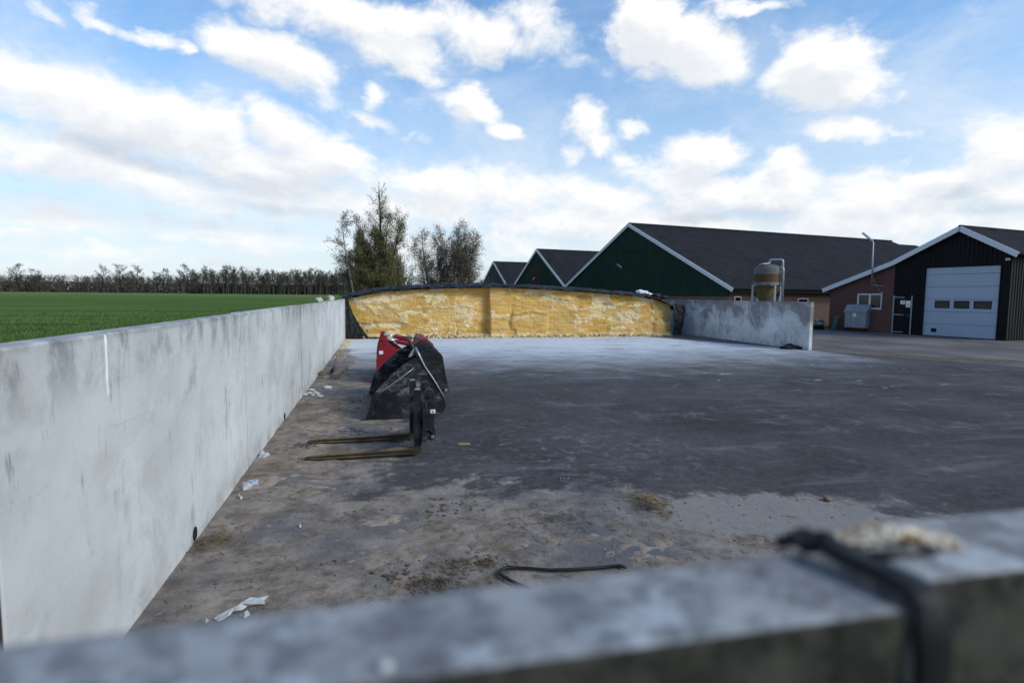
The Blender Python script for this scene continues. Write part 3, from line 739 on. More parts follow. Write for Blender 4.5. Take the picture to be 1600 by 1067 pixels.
M['greywhite'] = simple('door panel white', (.33, .39, .47), .45, var=.05, sc=2.0, dirt=((.28, .31, .35), .66))
M['glass'] = simple('dark glass', (.010, .011, .013), .08, var=.1, spec=.6)
M['galv'] = simple('galvanised steel', (.30, .33, .37), .42, .6, var=.2, sc=9)
M['dark'] = simple('plain near-black', (.008, .008, .009), .8)  # plain near-black for backings, gutters, seals, wheels and rollers
def brickm(col1, col2):
    def fn(g):
        o = g.obj(); p = g.xyz(o); nrm = g.xyz(g.n('TexCoord').outputs['Normal'])
        ax = g.math('GREATER_THAN', g.math('ABSOLUTE', nrm[0]), .5)
        h = g.mixf(ax, p[0], p[1])
        br = g.n('TexBrick'); g.put(br.inputs['Vector'], g.n('CombineXYZ', h, p[2], 0.0).outputs[0])
        br.inputs['Color1'].default_value = c4(col1); br.inputs['Color2'].default_value = c4(col2); br.inputs['Mortar'].default_value = c4((.16, .14, .12))
        br.inputs['Scale'].default_value = 1.0; br.inputs['Mortar Size'].default_value = .008; br.inputs['Brick Width'].default_value = .22; br.inputs['Row Height'].default_value = .0625
        n = g.noise(o, 1.5, 6, .62); c = g.mix(g.math('MULTIPLY', g.ss(n, .5, .75), .4), br.outputs[0], tuple(q*.55 for q in col1))
        return dict(col=c, rough=.9, spec=.08, bump=(br.outputs[1], -.4, .01))
    return fn
M['brick'] = material('red-brown brick', brickm((.115, .034, .030), (.075, .026, .024)))
M['brick2'] = material('brown brick', brickm((.15, .080, .055), (.11, .060, .044)))

def ribbed(b, s0, s1, zb, zt, x=0.0, pitch=.2, dep=.035, axis='y'):
    """trapezoid-ribbed sheet in the plane x=const (axis y) or y=const (axis x); zt(s) gives the top, zb the bottom"""
    pts = []; s = s0
    while s < s1-1e-6:
        for f, d in ((0, 0), (.55, 0), (.68, dep), (.88, dep)):
            q = s+f*pitch
            if q < s1: pts.append((q, d))
        s += pitch
    pts.append((s1, 0))
    P = (lambda q, d, z: (x-d, q, z)) if axis == 'y' else (lambda q, d, z: (q, x-d, z))
    vs = []
    for q, d in pts: vs += [P(q, d, zb(q) if callable(zb) else zb), P(q, d, zt(q) if callable(zt) else zt)]
    b.add(vs, [(2*i, 2*i+2, 2*i+3, 2*i+1) for i in range(len(pts)-1)])
def roof_slab(b, y0, z0, y1, z1, x0, x1, th=.10, nx=1):
    d = math.hypot(y1-y0, z1-z0); ny, nz = -(z1-z0)/d, (y1-y0)/d
    if nz < 0: ny, nz = -ny, -nz
    b.prism([(y0, z0), (y1, z1), (y1+ny*th, z1+nz*th), (y0+ny*th, z0+nz*th)], lambda u, v: (x0, u, v), lambda u, v: (x1, u, v))
def board(b, y0, z0, y1, z1, x, th=.05, h=.26):
    d = math.hypot(y1-y0, z1-z0); ny, nz = -(z1-z0)/d, (y1-y0)/d
    if nz < 0: ny, nz = -ny, -nz
    b.prism([(y0-ny*h*.55, z0-nz*h*.55), (y1-ny*h*.55, z1-nz*h*.55), (y1+ny*h*.45, z1+nz*h*.45), (y0+ny*h*.45, z0+nz*h*.45)], lambda u, v: (x-th, u, v), lambda u, v: (x, u, v))
# local frame: x runs along the ridge (away), y along the gable (away), origin at the near eave corner on the ground
def barn(label, E, hw, ze, zr, Lx, mat, brick_gable_h, windows=(), lamp=None, ext=None, doorway=None, bw=.26):
    t = thing('barn', label, 'barn', (E[0], E[1], 0), BR)
    zt = lambda s: ze + (zr-ze)*(1-abs(s-hw)/hw) - .10
    b = MB(); b.span((.02, .25, -.3), (.16, 2*hw-.25, brick_gable_h)); b.span((.161, .25, -.3), (Lx-.3, .40, ze-.12)); b.span((.161, 2*hw-.40, -.3), (Lx-.3, 2*hw-.25, ze-.12)); b.span((Lx-.29, .25, -.3), (Lx-.15, 2*hw-.25, ze-.1))
    b.build('brick_wall', M['brick2'], t, local=True)
    b = MB(); ribbed(b, .2, 2*hw-.2, brick_gable_h+.002, zt, .0, .22, .035)
    b.build('gable_cladding', mat, t, local=True)
    b = MB(); b.add([(Lx-.2, .3, ze-.1), (Lx-.2, 2*hw-.3, ze-.1), (Lx-.2, hw, zr-.15)], [(0, 1, 2)]); b.build('rear_cladding', mat, t, local=True)
    b = MB(); b.add([(.05, .2, brick_gable_h+.002), (.05, 2*hw-.2, brick_gable_h+.002), (.05, 2*hw-.2, ze-.1), (.05, hw, zr-.12), (.05, .2, ze-.1)], [(0, 1, 2, 3, 4)])
    b.build('backing', M['dark'], t, local=True)
    b = MB(); roof_slab(b, -.35, ze-.15*(zr-ze)/hw*2.3, hw, zr, -.12, Lx); roof_slab(b, 2*hw+.35, ze-.15*(zr-ze)/hw*2.3, hw+.002, zr, -.12, Lx)
    if ext: roof_slab(b, -.35, ze-.35, hw, zr-.25, Lx+.002, Lx+ext); roof_slab(b, 2*hw+.35, ze-.35, hw+.002, zr-.25, Lx+.002, Lx+ext)
    rf = b.build('roof', M['roof'], t, local=True)
    b = MB(); b.tube([(-.1, hw, zr+.09), (Lx, hw, zr+.09)], .13, 8); b.build('ridge_cap', M['roof'], rf, local=True)
    for sgn in (0, 1):
        b = MB()
        y0 = -.36 if sgn == 0 else 2*hw+.36
        board(b, y0, ze-.15*(zr-ze)/hw*2.3-.02, hw+(.001 if sgn else -.001), zr+.03, -.125, .05, bw)
        b.build('bargeboard', M['white'], t, local=True)
    b = MB(); b.tube([(-.05, -.42, ze-.30), (Lx, -.42, ze-.30)], .065, 8); b.build('gutter', M['dark'], t, local=True, smooth=True)
    for (wx0, wx1, wz0, wz1) in windows:
        b = MB(); yf = .235
        for q in ((wx0, wz0, wx1, wz0+.06), (wx0, wz1-.06, wx1, wz1), (wx0, wz0+.061, wx0+.06, wz1-.061), (wx1-.06, wz0+.061, wx1, wz1-.061)): b.span((q[0], yf-.03, q[1]), (q[2], yf+.03, q[3]))
        wn = b.build('window', M['white'], t, local=True)
        b = MB(); b.span((wx0+.061, yf-.005, wz0+.061), (wx1-.061, yf+.012, wz1-.061)); b.build('pane', M['glass'], wn, local=True)
    if lamp:
        y, z = lamp
        b = MB(); b.box((-.22, y, z), (.12, .75, .14), Matrix.Rotation(rad(-22), 3, 'X')); b.tube([(.0, y-.1, z+.1), (-.2, y-.1, z+.02)], .03, 6)
        b.build('gable_lamp', M['galv'], t, local=True, bevel=.02)
    if doorway:
        b = MB(); ribbed(b, doorway[0], doorway[1], doorway[2], doorway[3], -.045, .22, .03)
        b.build('loading_hatch', clad('brown cladding', (.035, .024, .022)), t, local=True)
    return t
B1 = barn('largest dark green barn with a long dark roof, behind the stained wall', (22.39, 33.12), 11.69, 2.62, 7.89, 32.7, M['green'], 2.02,
     windows=[(-2.0+2.6, -1.4+2.6+.0, 1.55, 2.02)], lamp=None, ext=4.0)
# more windows along the long brick side (measured along the wall)
def side_win(t, x0, x1, z0, z1):
    yf = .235; b = MB()
    for q in ((x0, z0, x1, z0+.06), (x0, z1-.06, x1, z1), (x0, z0+.061, x0+.06, z1-.061), (x1-.06, z0+.061, x1, z1-.061)): b.span((q[0], yf-.03, q[1]), (q[2], yf+.03, q[3]))
    wn = b.build('window', M['white'], t, local=True)
    b = MB(); b.span((x0+.061, yf-.005, z0+.061), (x1-.061, yf+.012, z1-.061)); b.build('pane', M['glass'], wn, local=True)
side_win(B1, 6.35, 7.35, 1.45, 1.93); side_win(B1, 3.4, 4.2, 1.5, 2.0)
b = MB(); b.tube([(4.66, .19, 2.25), (4.66, .19, .0)], .045, 8); b.build('downpipe', M['white'], B1, local=True, smooth=True)
b = MB(); b.box((-.20, 11.69+1.05, 4.55), (.10, .80, .13), Matrix.Rotation(rad(24), 3, 'X')); b.tube([(.0, 12.9, 4.6), (-.2, 12.9, 4.55)], .03, 6)
b.build('gable_lamp', M['galv'], B1, local=True, bevel=.02)
b = MB(); ribbed(b, 9.2, 12.3, 5.62, 5.70, -.045, .22, .03); b.span((-.06, 9.0, 5.60), (-.038, 12.4, 5.66)); b.build('hatch_rail', M['dark'], B1, local=True)
ux = np.array([-math.sin(BR), math.cos(BR)])
P2 = np.array([20.3, 72.5]) - 9.0*ux; P3 = np.array([20.3, 101.5]) - 8.3*ux
barn('middle barn with a green gable and a brown hatch, behind the silage', P2, 9.0, 2.5, 7.89, 34, M['green'], 2.0, lamp=(9.4, 4.2), doorway=(8.0, 11.2, 3.2, 5.8), bw=.30)
barn('farthest and smallest grey gabled barn beside the dark trees', P3, 8.3, 2.5, 7.89, 34, M['greyclad'], 2.0, bw=.30)

# ------------------------------------------------------------------ garage / workshop
GO = (28.95, 22.0)
gar = thing('garage', 'black and brick garage with a large pale sectional door', 'garage', (GO[0], GO[1], 0), BR)
PK, BK, EL, ER = (1.15, 5.52), (4.46, 3.93), (8.75, 2.44), (-1.40, 4.05)
def gz(s):
    if s < PK[0]: return ER[1] + (PK[1]-ER[1])*(s-ER[0])/(PK[0]-ER[0])
    if s < BK[0]: return PK[1] + (BK[1]-PK[1])*(s-PK[0])/(BK[0]-PK[0])
    return BK[1] + (EL[1]-BK[1])*(s-BK[0])/(EL[0]-BK[0])
LG = 24.0
# brick part with a window opening
b = MB()
def bw_(y0, y1, z0, z1f):
    b.prism([(y0, z0), (y1, z0), (y1, z1f(y1)), (y0, z1f(y0))], lambda u, v: (0.0, u, v), lambda u, v: (.11, u, v))
tp = lambda s: gz(s)-.06
W0, W1, Z0, Z1 = 5.12, 6.62, 1.34, 2.25
bw_(4.46, W0, -.3, tp); bw_(W0, W1, -.3, lambda s: Z0); bw_(W0, W1, Z1, tp); bw_(W1, 8.42, -.3, tp)
b.span((.111, 8.31, -.3), (LG, 8.42, 2.3))
b.build('brick_wall', M['brick'], gar, local=True)
b = MB(); fx = .02
for q in ((W0, Z0, W1, Z0+.08), (W0, Z1-.08, W1, Z1), (W0, Z0+.081, W0+.07, Z1-.081), (W1-.09, Z0+.081, W1, Z1-.081), (5.80, Z0+.081, 5.90, Z1-.081)): b.span((fx, q[0]+.001, q[1]+.001), (fx+.07, q[2]-.001, q[3]-.001))
wn = b.build('window', M['white'], gar, local=True)
for a, c in ((W0+.072, 5.798), (5.902, W1-.092)):
    b = MB(); b.span((fx+.03, a, Z0+.082), (fx+.04, c, Z1-.082)); b.build('pane', M['glass'], wn, local=True)
# black ribbed cladding
D0, D1, DZ = -.62, 2.82, 3.62
b = MB()
ribbed(b, 2.92, 4.44, -.05, 3.72, .0, .20, .035)
ribbed(b, 2.62, 4.44, 3.722, lambda s: gz(s)-.05, -.02, .20, .035)
ribbed(b, -.95, 2.618, DZ+.06, lambda s: gz(s)-.05, -.02, .20, .035)
ribbed(b, -1.02, D0-.06, -.05, DZ+.058, -.02, .20, .035)
b.build('black_cladding', M['blackclad'], gar, local=True)
b = MB(); b.span((.04, -1.0, -.3), (.10, D0-.01, 3.9)); b.span((.04, D1+.01, -.3), (.10, 4.40, 3.85)); b.span((.04, D0-.01, DZ+.01), (.10, D1+.01, 4.0))
b.build('backing', M['dark'], gar, local=True)
b = MB(); ribbed(b, .0, LG, -.05, 4.0, -1.04, .22, .05, axis='x'); b.build('side_cladding', clad('weathered side cladding', (.036, .033, .029)), gar, local=True)
# door jambs
b = MB(); b.span((-.055, D1, .0), (.039, D1+.09, DZ+.02)); b.span((-.055, D0-.055, .0), (.039, D0-.002, DZ+.02)); b.span((-.055, D0-.055, DZ+.022), (.039, D1+.09, DZ+.058)); b.build('door_frame', M['blackclad'], gar, local=True)
od = MB(); zs = [.03, .66, 1.31, 1.955, 2.60, 3.24, 3.60]
for a, c in zip(zs[:-1], zs[1:]): od.span((.06, D0+.01, a+.006), (.10, D1-.01, c-.006))
odo = od.build('sectional_door', M['greywhite'], gar, local=True, bevel=.008)
b = MB(); b.span((.085, D0+.015, .01), (.095, D1-.015, DZ-.01)); b.build('seal', M['dark'], odo, local=True)
for (a, c) in ((1.57, 2.28), (.66, 1.36), (-.31, .46)):
    b = MB(); yl, yh = a, c; zl, zh = 1.49, 1.88
    for q in ((yl, zl, yh, zl+.04), (yl, zh-.04, yh, zh), (yl, zl+.041, yl+.04, zh-.041), (yh-.04, zl+.041, yh, zh-.041)): b.span((.046, q[0], q[1]), (.0598, q[2], q[3]))
    wn = b.build('window', M['blackclad'], odo, local=True)
    b = MB(); b.span((.052, yl+.041, zl+.041), (.0595, yh-.041, zh-.041)); b.build('pane', M['glass'], wn, local=True)
b = MB(); b.span((.048, 2.12, .22), (.0598, 2.40, .27)); b.span((.048, 2.12, .38), (.0598, 2.40, .42)); b.span((.054, 2.13, .271), (.0598, 2.39, .379)); b.build('cat_flap', M['blackclad'], odo, local=True)
# side door
sd0, sd1 = 3.36, 4.40
b = MB(); b.span((-.075, sd0+.06, .02), (-.040, sd1-.06, 2.08)); sdo = b.build('side_door', M['blackclad'], gar, local=True, bevel=.006)
b = MB()
b.span((-.085, sd0, .0), (-.036, sd0+.055, 2.13)); b.span((-.085, sd1-.055, .0), (-.036, sd1, 2.13))
b.build('door_frame', M['galv'], sdo, local=True)
for z in (.10, 1.06, 2.02):
    b = MB(); b.span((-.090, 3.78, z), (-.0755, sd1-.062, z+.04)); b.build('hinge_strap', M['galv'], sdo, local=True)
b = MB(); b.tube([(-.076, 3.47, 1.05), (-.12, 3.47, 1.05), (-.12, 3.58, 1.05)], .012, 6); b.build('handle', M['galv'], sdo, local=True)
M['paper'] = simple('white paper notice', (.75, .78, .80), .7, var=.05)
def text(name, body, size, mat, parent, M4, ext=.002):
    cu = bpy.data.curves.new(name, 'FONT'); cu.body = body; cu.size = size; cu.extrude = ext; cu.align_x = 'CENTER'; cu.align_y = 'CENTER'
    tmp = bpy.data.objects.new('tmp', cu); COL.objects.link(tmp)
    dg = bpy.context.evaluated_depsgraph_get(); me = bpy.data.meshes.new_from_object(tmp.evaluated_get(dg))
    COL.objects.unlink(tmp); bpy.data.objects.remove(tmp)
    me.transform(M4); me.materials.clear(); me.materials.append(mat)
    o = bpy.data.objects.new(name, me); COL.objects.link(o)
    if parent: o.parent = parent
    return o
M['ink'] = simple('dark ink', (.02, .03, .06), .6)
for (y0, y1, z0, z1) in ((3.74, 3.99, 1.66, 1.87), (3.45, 3.69, 1.50, 1.85)):
    b = MB(); b.span((-.0785, y0, z0), (-.0757, y1, z1)); pn = b.build('paper_notice', M['paper'], sdo, local=True)
    b = MB()
    for k in range(3): b.span((-.0797, y0+.04, z0+.05+k*.06), (-.0787, y1-.05, z0+.068+k*.06))
    b.build('print', M['ink'], pn, local=True)
# roof
b = MB(); ov = -.28
roof_slab(b, ER[0]-.05, ER[1]-.03, PK[0], PK[1], ov, LG, .09); roof_slab(b, BK[0], BK[1], PK[0]+.002, PK[1], ov, LG, .09); roof_slab(b, EL[0]+.08, EL[1]-.03, BK[0]+.002, BK[1], ov, LG, .09)
rf = b.build('roof', M['roof'], gar, local=True)
b = MB(); b.tube([(ov, PK[0], PK[1]+.07), (LG, PK[0], PK[1]+.07)], .10, 8); b.build('ridge_cap', M['roof'], rf, local=True)
for a, c in ((ER, PK), (PK, BK), (BK, EL)):
    b = MB(); board(b, a[0], a[1], c[0]-.001, c[1], ov-.004, .045, .25); b.build('bargeboard', M['white'], gar, local=True)
b = MB(); b.span((-.20, -1.0, 3.80), (-.06, -.86, 3.92)); b.build('floodlight', M['galv'], gar, local=True, bevel=.01)
# pole lamp fixed to the brick gable
lp = thing('pole_lamp', 'grey lamp on a tall thin pole fixed to the brick gable of the garage', 'lamp', GO + (0,), BR)
b = MB(); b.tube([(-.42, 5.46, 2.70), (-.42, 5.50, 4.0), (-.42, 5.52, 5.15), (-.42, 5.60, 5.27)], [.045, .042, .034, .03], 8); b.build('pole', M['galv'], lp, local=True, smooth=True)
b = MB(); b.tube([(-.42, 5.46, 2.74), (-.30, 5.3, 2.72), (-.02, 5.0, 2.66)], .02, 6); b.tube([(-.42, 5.48, 3.3), (-.35, 5.35, 2.9), (-.03, 5.1, 2.2)], .012, 6); b.build('bracket', M['galv'], lp, local=True)
b = MB(); b.box((-.42, 5.88, 5.50), (.17, .82, .09), Matrix.Rotation(rad(40), 3, 'X')); b.build('lamp_head', M['galv'], lp, local=True, bevel=.03)
b = MB(); b.box((-.42, 5.85, 5.452), (.13, .60, .02), Matrix.Rotation(rad(40), 3, 'X')); b.build('diffuser', M['paper'], lp, local=True, bevel=.006)
b = MB(); b.tube([(-.05, 4.92, 1.65), (-.22, 4.95, 1.65), (-.22, 4.95, 2.3)], .014, 6); b.box((-.22, 4.95, 2.30), (.06, .05, .10)); b.box((-.22, 4.95, 1.62), (.06, .05, .10)); b.build('wall_bracket', M['galv'], gar, local=True)

# ------------------------------------------------------------------ feed silo
sp = aty(1197, 470, 28.5); sx, sy = sp[0], 28.5
silo = thing('feed_silo', 'brown and grey feed silo on steel legs with two galvanised filling pipes', 'silo', (sx, sy, 0))
R = .74
def silom(g):
    o = g.obj(); z = g.xyz(o)[2]; n = g.noise(g.scale(o, 3, 3, 1), 1, 5)
    c = g.mix(g.ss(z, 3.26, 3.30), (.066, .038, .011), (.12, .112, .108)); c = g.mix(g.ss(z, 2.84, 2.80), c, (.14, .14, .14))
    c = g.mix(g.math('MULTIPLY', g.ss(n, .45, .7), .5), c, (.06, .055, .04))
    return dict(col=c, rough=.6, spec=.12)
def conem(g):
    o = g.obj(); n = g.noise(o, 7, 5, .6)
    return dict(col=g.mix(n, (.060, .046, .012), (.105, .080, .024)), rough=.6, spec=.12)
b = MB(); b.lathe([(R, 2.62), (R+.03, 2.64), (R+.03, 2.72), (R, 2.74), (R, 3.50), (R*.93, 3.64), (R*.74, 3.76), (R*.4, 3.82), (.12, 3.84)], (0, 0, 0), 32); tk = b.build('tank', material('silo tank', silom), silo, local=True, smooth=True)
b = MB(); b.lathe([(R-.02, 2.615), (.20, 1.35), (.20, 1.15)], (0, 0, 0), 32); b.build('cone', material('silo cone', conem), silo, local=True, smooth=True)
b = MB(); b.box((-.30, -.1, 3.86), (.42, .42, .05), Matrix.Rotation(rad(-10), 3, 'Y')); b.build('hatch', M['galv'], tk, local=True, bevel=.015)
for a in (173, 263, 353, 83):
    x, y = (R+.10)*math.cos(rad(a)), (R+.10)*math.sin(rad(a))
    b = MB(); b.span((x-.04, y-.04, 0), (x+.04, y+.04, 2.66)); b.build('leg', M['galv'], silo, local=True)
b = MB()
for a in (173, 263, 353, 83):
    x0, y0 = (R+.10)*math.cos(rad(a)), (R+.10)*math.sin(rad(a)); x1, y1 = (R+.10)*math.cos(rad(a+90)), (R+.10)*math.sin(rad(a+90))
    b.tube([(x0, y0, 2.1), ((x0+x1)/2, (y0+y1)/2, 1.35)], .02, 6); b.tube([(x1, y1, 2.1), ((x0+x1)/2, (y0+y1)/2, 1.35)], .02, 6)
    b.tube([(x0, y0, 2.62), (x1, y1, 2.62)], .03, 6)
b.build('brace', M['galv'], silo, local=True)
def arcpath(pts, n=7, rr=.14):
    out = [Vector(pts[0])]
    for i in range(1, len(pts)-1):
        p = Vector(pts[i]); a = (Vector(pts[i-1])-p).normalized()*rr + p; c = (Vector(pts[i+1])-p).normalized()*rr + p
        for k in range(n+1):
            t = k/n; out.append(a*(1-t)**2 + p*2*t*(1-t) + c*t*t)
    out.append(Vector(pts[-1])); return out
b = MB(); b.tube(arcpath([(.05, -.1, 3.78), (.05, -.1, 4.10), (.66, -.42, 4.10), (.62, -.62, .9)]), .06, 10); b.build('pipe', M['galv'], silo, local=True, smooth=True)
b = MB(); b.tube(arcpath([(.30, -.4, 3.60), (.44, -.76, 3.68), (.44, -.80, .9)], rr=.2), .065, 10); b.build('pipe', M['galv'], silo, local=True, smooth=True)

# ------------------------------------------------------------------ waste container
cA = np.array([27.64, 27.55]); 
binr = thing('waste_container', 'grey steel wheeled waste container with a sloped lid, in front of the brick wall', 'container', (cA[0], cA[1], 0), BR+rad(6))
def binm(g):
    o = g.obj(); n = g.noise(o, 6, 6, .65); 
    c = g.mix(g.ss(n, .3, .7), (.19, .21, .235), (.27, .295, .325)); c = g.mix(g.math('MULTIPLY', g.ss(g.noise(o, 3, 6, .7), .60, .72), .6), c, (.12, .08, .06))
    return dict(col=c, rough=.5, spec=.4, metal=.2)
M['bin'] = material('galvanised container', binm)
BW, BD = 1.33, 1.05     # y extent, x extent
b = MB(); b.prism([(.03, .22), (BD-.03, .22), (BD, 1.17), (0, 1.17)], lambda u, v: (u, .03, v), lambda u, v: (u, BW-.03, v)); bd = b.build('body', M['bin'], binr, local=True, bevel=.02)
b = MB(); b.span((-.035, -.03, 1.12), (-.002, BW+.03, 1.175)); b.build('rim', M['bin'], bd, local=True)
b = MB(); b.prism([(-.03, 1.18), (BD*.62, 1.18), (BD*.62, 1.24), (.36, 1.60), (.30, 1.60), (-.03, 1.21)], lambda u, v: (u, -.02, v), lambda u, v: (u, BW+.02, v)); b.build('lid', M['bin'], binr, local=True, bevel=.015)
b = MB(); rng = random.Random(6)
for i in range(16): b.lump((BD*.66+.28*rng.random(), .08+rng.random()*(BW-.16), 1.20+.10*rng.random()), rng.uniform(.06, .13), rng, 1, .6)
tag(b.build('rubbish', simple('mixed rubbish', (.14, .085, .035), .8, var=.6), None, smooth=False), 'brown rubbish piled in the open back of the grey waste container', 'rubbish', kind='stuff').matrix_world = pm(binr)
for x, y in ((.14, .12), (.14, BW-.12), (BD-.14, .12), (BD-.14, BW-.12)):
    b = MB(); k = 14; b.tube([(x-.025, y, .085), (x+.025, y, .085)], .085, k); b.span((x-.04, y-.02, .09), (x-.028, y+.02, .22)); b.span((x+.028, y-.02, .09), (x+.04, y+.02, .22)); b.build('wheel', M['dark'], binr, local=True)
b = MB(); b.span((-.007, .62, .88), (-.002, .80, 1.08)); st = b.build('sticker', M['paper'], bd, local=True)
Rm = Matrix(((0, 0, -1, 0), (-1, 0, 0, 0), (0, 1, 0, 0), (0, 0, 0, 1)))
text('number', '3', .20, simple('blue ink', (.02, .06, .16), .5), st, Matrix.Translation((-.0085, .71, .98)) @ Rm, .001)

# ------------------------------------------------------------------ crates and machine by the wall
rng = random.Random(2)
M['wood'] = simple('old pallet wood', (.21, .135, .072), .8, var=.4, sc=4)
def crate(label, cx, cy, w, d, hgt, rz):
    t = thing('wooden_crate', label, 'crate', (cx, cy, 0), rz, 'wooden crates by the brown brick wall')
    b = MB(); n = 4; h = hgt/n
    for k in range(n):
        z0 = .06+k*h
        b.span((-w/2, -d/2, z0), (w/2, -d/2+.022, z0+h*.86)); b.span((-w/2, d/2-.022, z0), (w/2, d/2, z0+h*.86))
        b.span((-w/2, -d/2+.023, z0), (-w/2+.022, d/2-.023, z0+h*.86)); b.span((w/2-.022, -d/2+.023, z0), (w/2, d/2-.023, z0+h*.86))
    b.span((-w/2+.03, -d/2+.03, .12), (w/2-.03, d/2-.03, .15)); b.build('side_boards', M['wood'], t, local=True)
    for x in (-1, 1):
        for y in (-1, 1):
            b = MB(); b.span((x*(w/2+.012)-.012, y*(d/2+.03)-.028, 0), (x*(w/2+.012)+.012, y*(d/2+.03)+.028, hgt+.08)); b.build('corner_post', M['wood'], t, local=True)
    return t
crate('wooden crate hard behind the end of the stained wall', 25.35, 30.3, .9, .9, .80, .2)
crate('wooden crate with a white label beside the bent pipe', 26.75, 32.0, 1.1, .9, .72, .16)
b = MB(); pp = pm(bpy.data.objects['wooden_crate.001']); b.span((-.2, -.462, .60), (.12, -.452, .80)); b.build('label', M['paper'], bpy.data.objects['wooden_crate.001'], local=True)
fm = thing('farm_implement', 'green painted farm implement with a bent grey pipe, left of the waste container', 'farm implement', (26.45, 30.3, 0), .25)
M['gpaint'] = simple('worn green paint', (.030, .085, .060), .5, var=.3)
b = MB(); b.span((-.75, -.25, .22), (.75, -.17, .32)); b.span((-.75, .17, .22), (.75, .25, .32)); b.span((-.75, -.169, .23), (-.65, .169, .31)); b.span((.65, -.169, .23), (.75, .169, .31)); b.build('frame', M['gpaint'], fm, local=True)
for x in (-.55, .55):
    b = MB(); b.tube([(x, -.30, .14), (x, .30, .14)], .14, 14); b.build('roller', M['dark'], fm, local=True)
b = MB(); b.tube(arcpath([(-.1, -.2, .52), (.25, -.22, .62), (.62, -.24, .50), (.66, -.26, .10)], rr=.2), .085, 12); b.build('pipe', M['galv'], fm, local=True, smooth=True)
b = MB(); b.lathe([(.16, .32), (.18, .36), (.18, .50), (.12, .56)], (-.35, 0, 0), 16); b.build('motor', M['gpaint'], fm, local=True, smooth=True)
b = MB(); b.prism([(0, 0), (.05, 0), (.05, .9), (0, .9)], lambda u, v: (26.85+u+v*.32, 29.05, v), lambda u, v: (26.85+u+v*.32, 29.35, v))
tag(b.build('board', M['gpaint']), 'green board leaning against the waste container', 'board')
# ------------------------------------------------------------------ vegetation
def barkm(name, c0, c1, sc=6.0, birch=False):
    def fn(g):
        o = g.obj(); n = g.noise(g.scale(o, 1, 1, .35 if not birch else 1.6), sc, 5, .65)
        c = g.mix(g.ss(n, .38, .62), c0, c1); return dict(col=c, rough=.9, spec=.15)
    return material(name, fn)
def leafm(name, cols, sc=.9):
    def fn(g):
        o = g.obj(); n = g.noise(o, sc, 4, .65); v = g.n('SeparateColor', g.voro(o, 5.0, out='Color')).outputs[0]
        c = g.mix(g.ss(n, .36, .64), cols[0], cols[1]); c = g.mix(g.math('MULTIPLY', v, .7), c, cols[2]); return dict(col=c, rough=.85, spec=.12)
    return material(name, fn)
M['bark'] = barkm('grey brown bark', (.060, .049, .038), (.115, .098, .080))
M['barkdark'] = barkm('dark bark', (.028, .023, .018), (.060, .050, .040))
M['birch'] = barkm('birch bark', (.10, .085, .075), (.55, .50, .45), 3.0, True)
M['twig'] = leafm('bare twigs', ((.105, .084, .070), (.155, .124, .100), (.080, .066, .058)))
M['twigfar'] = leafm('far bare twigs', ((.080, .066, .056), (.115, .092, .075), (.062, .052, .046)), .12)
M['olive'] = leafm('olive spring growth', ((.155, .130, .058), (.215, .175, .085), (.115, .135, .050)))
M['ivy'] = leafm('green ivy leaves', ((.060, .130, .036), (.085, .165, .050), (.045, .095, .030)))
M['brownleaf'] = leafm('brown leaves', ((.150, .112, .080), (.200, .150, .105), (.110, .086, .064)))

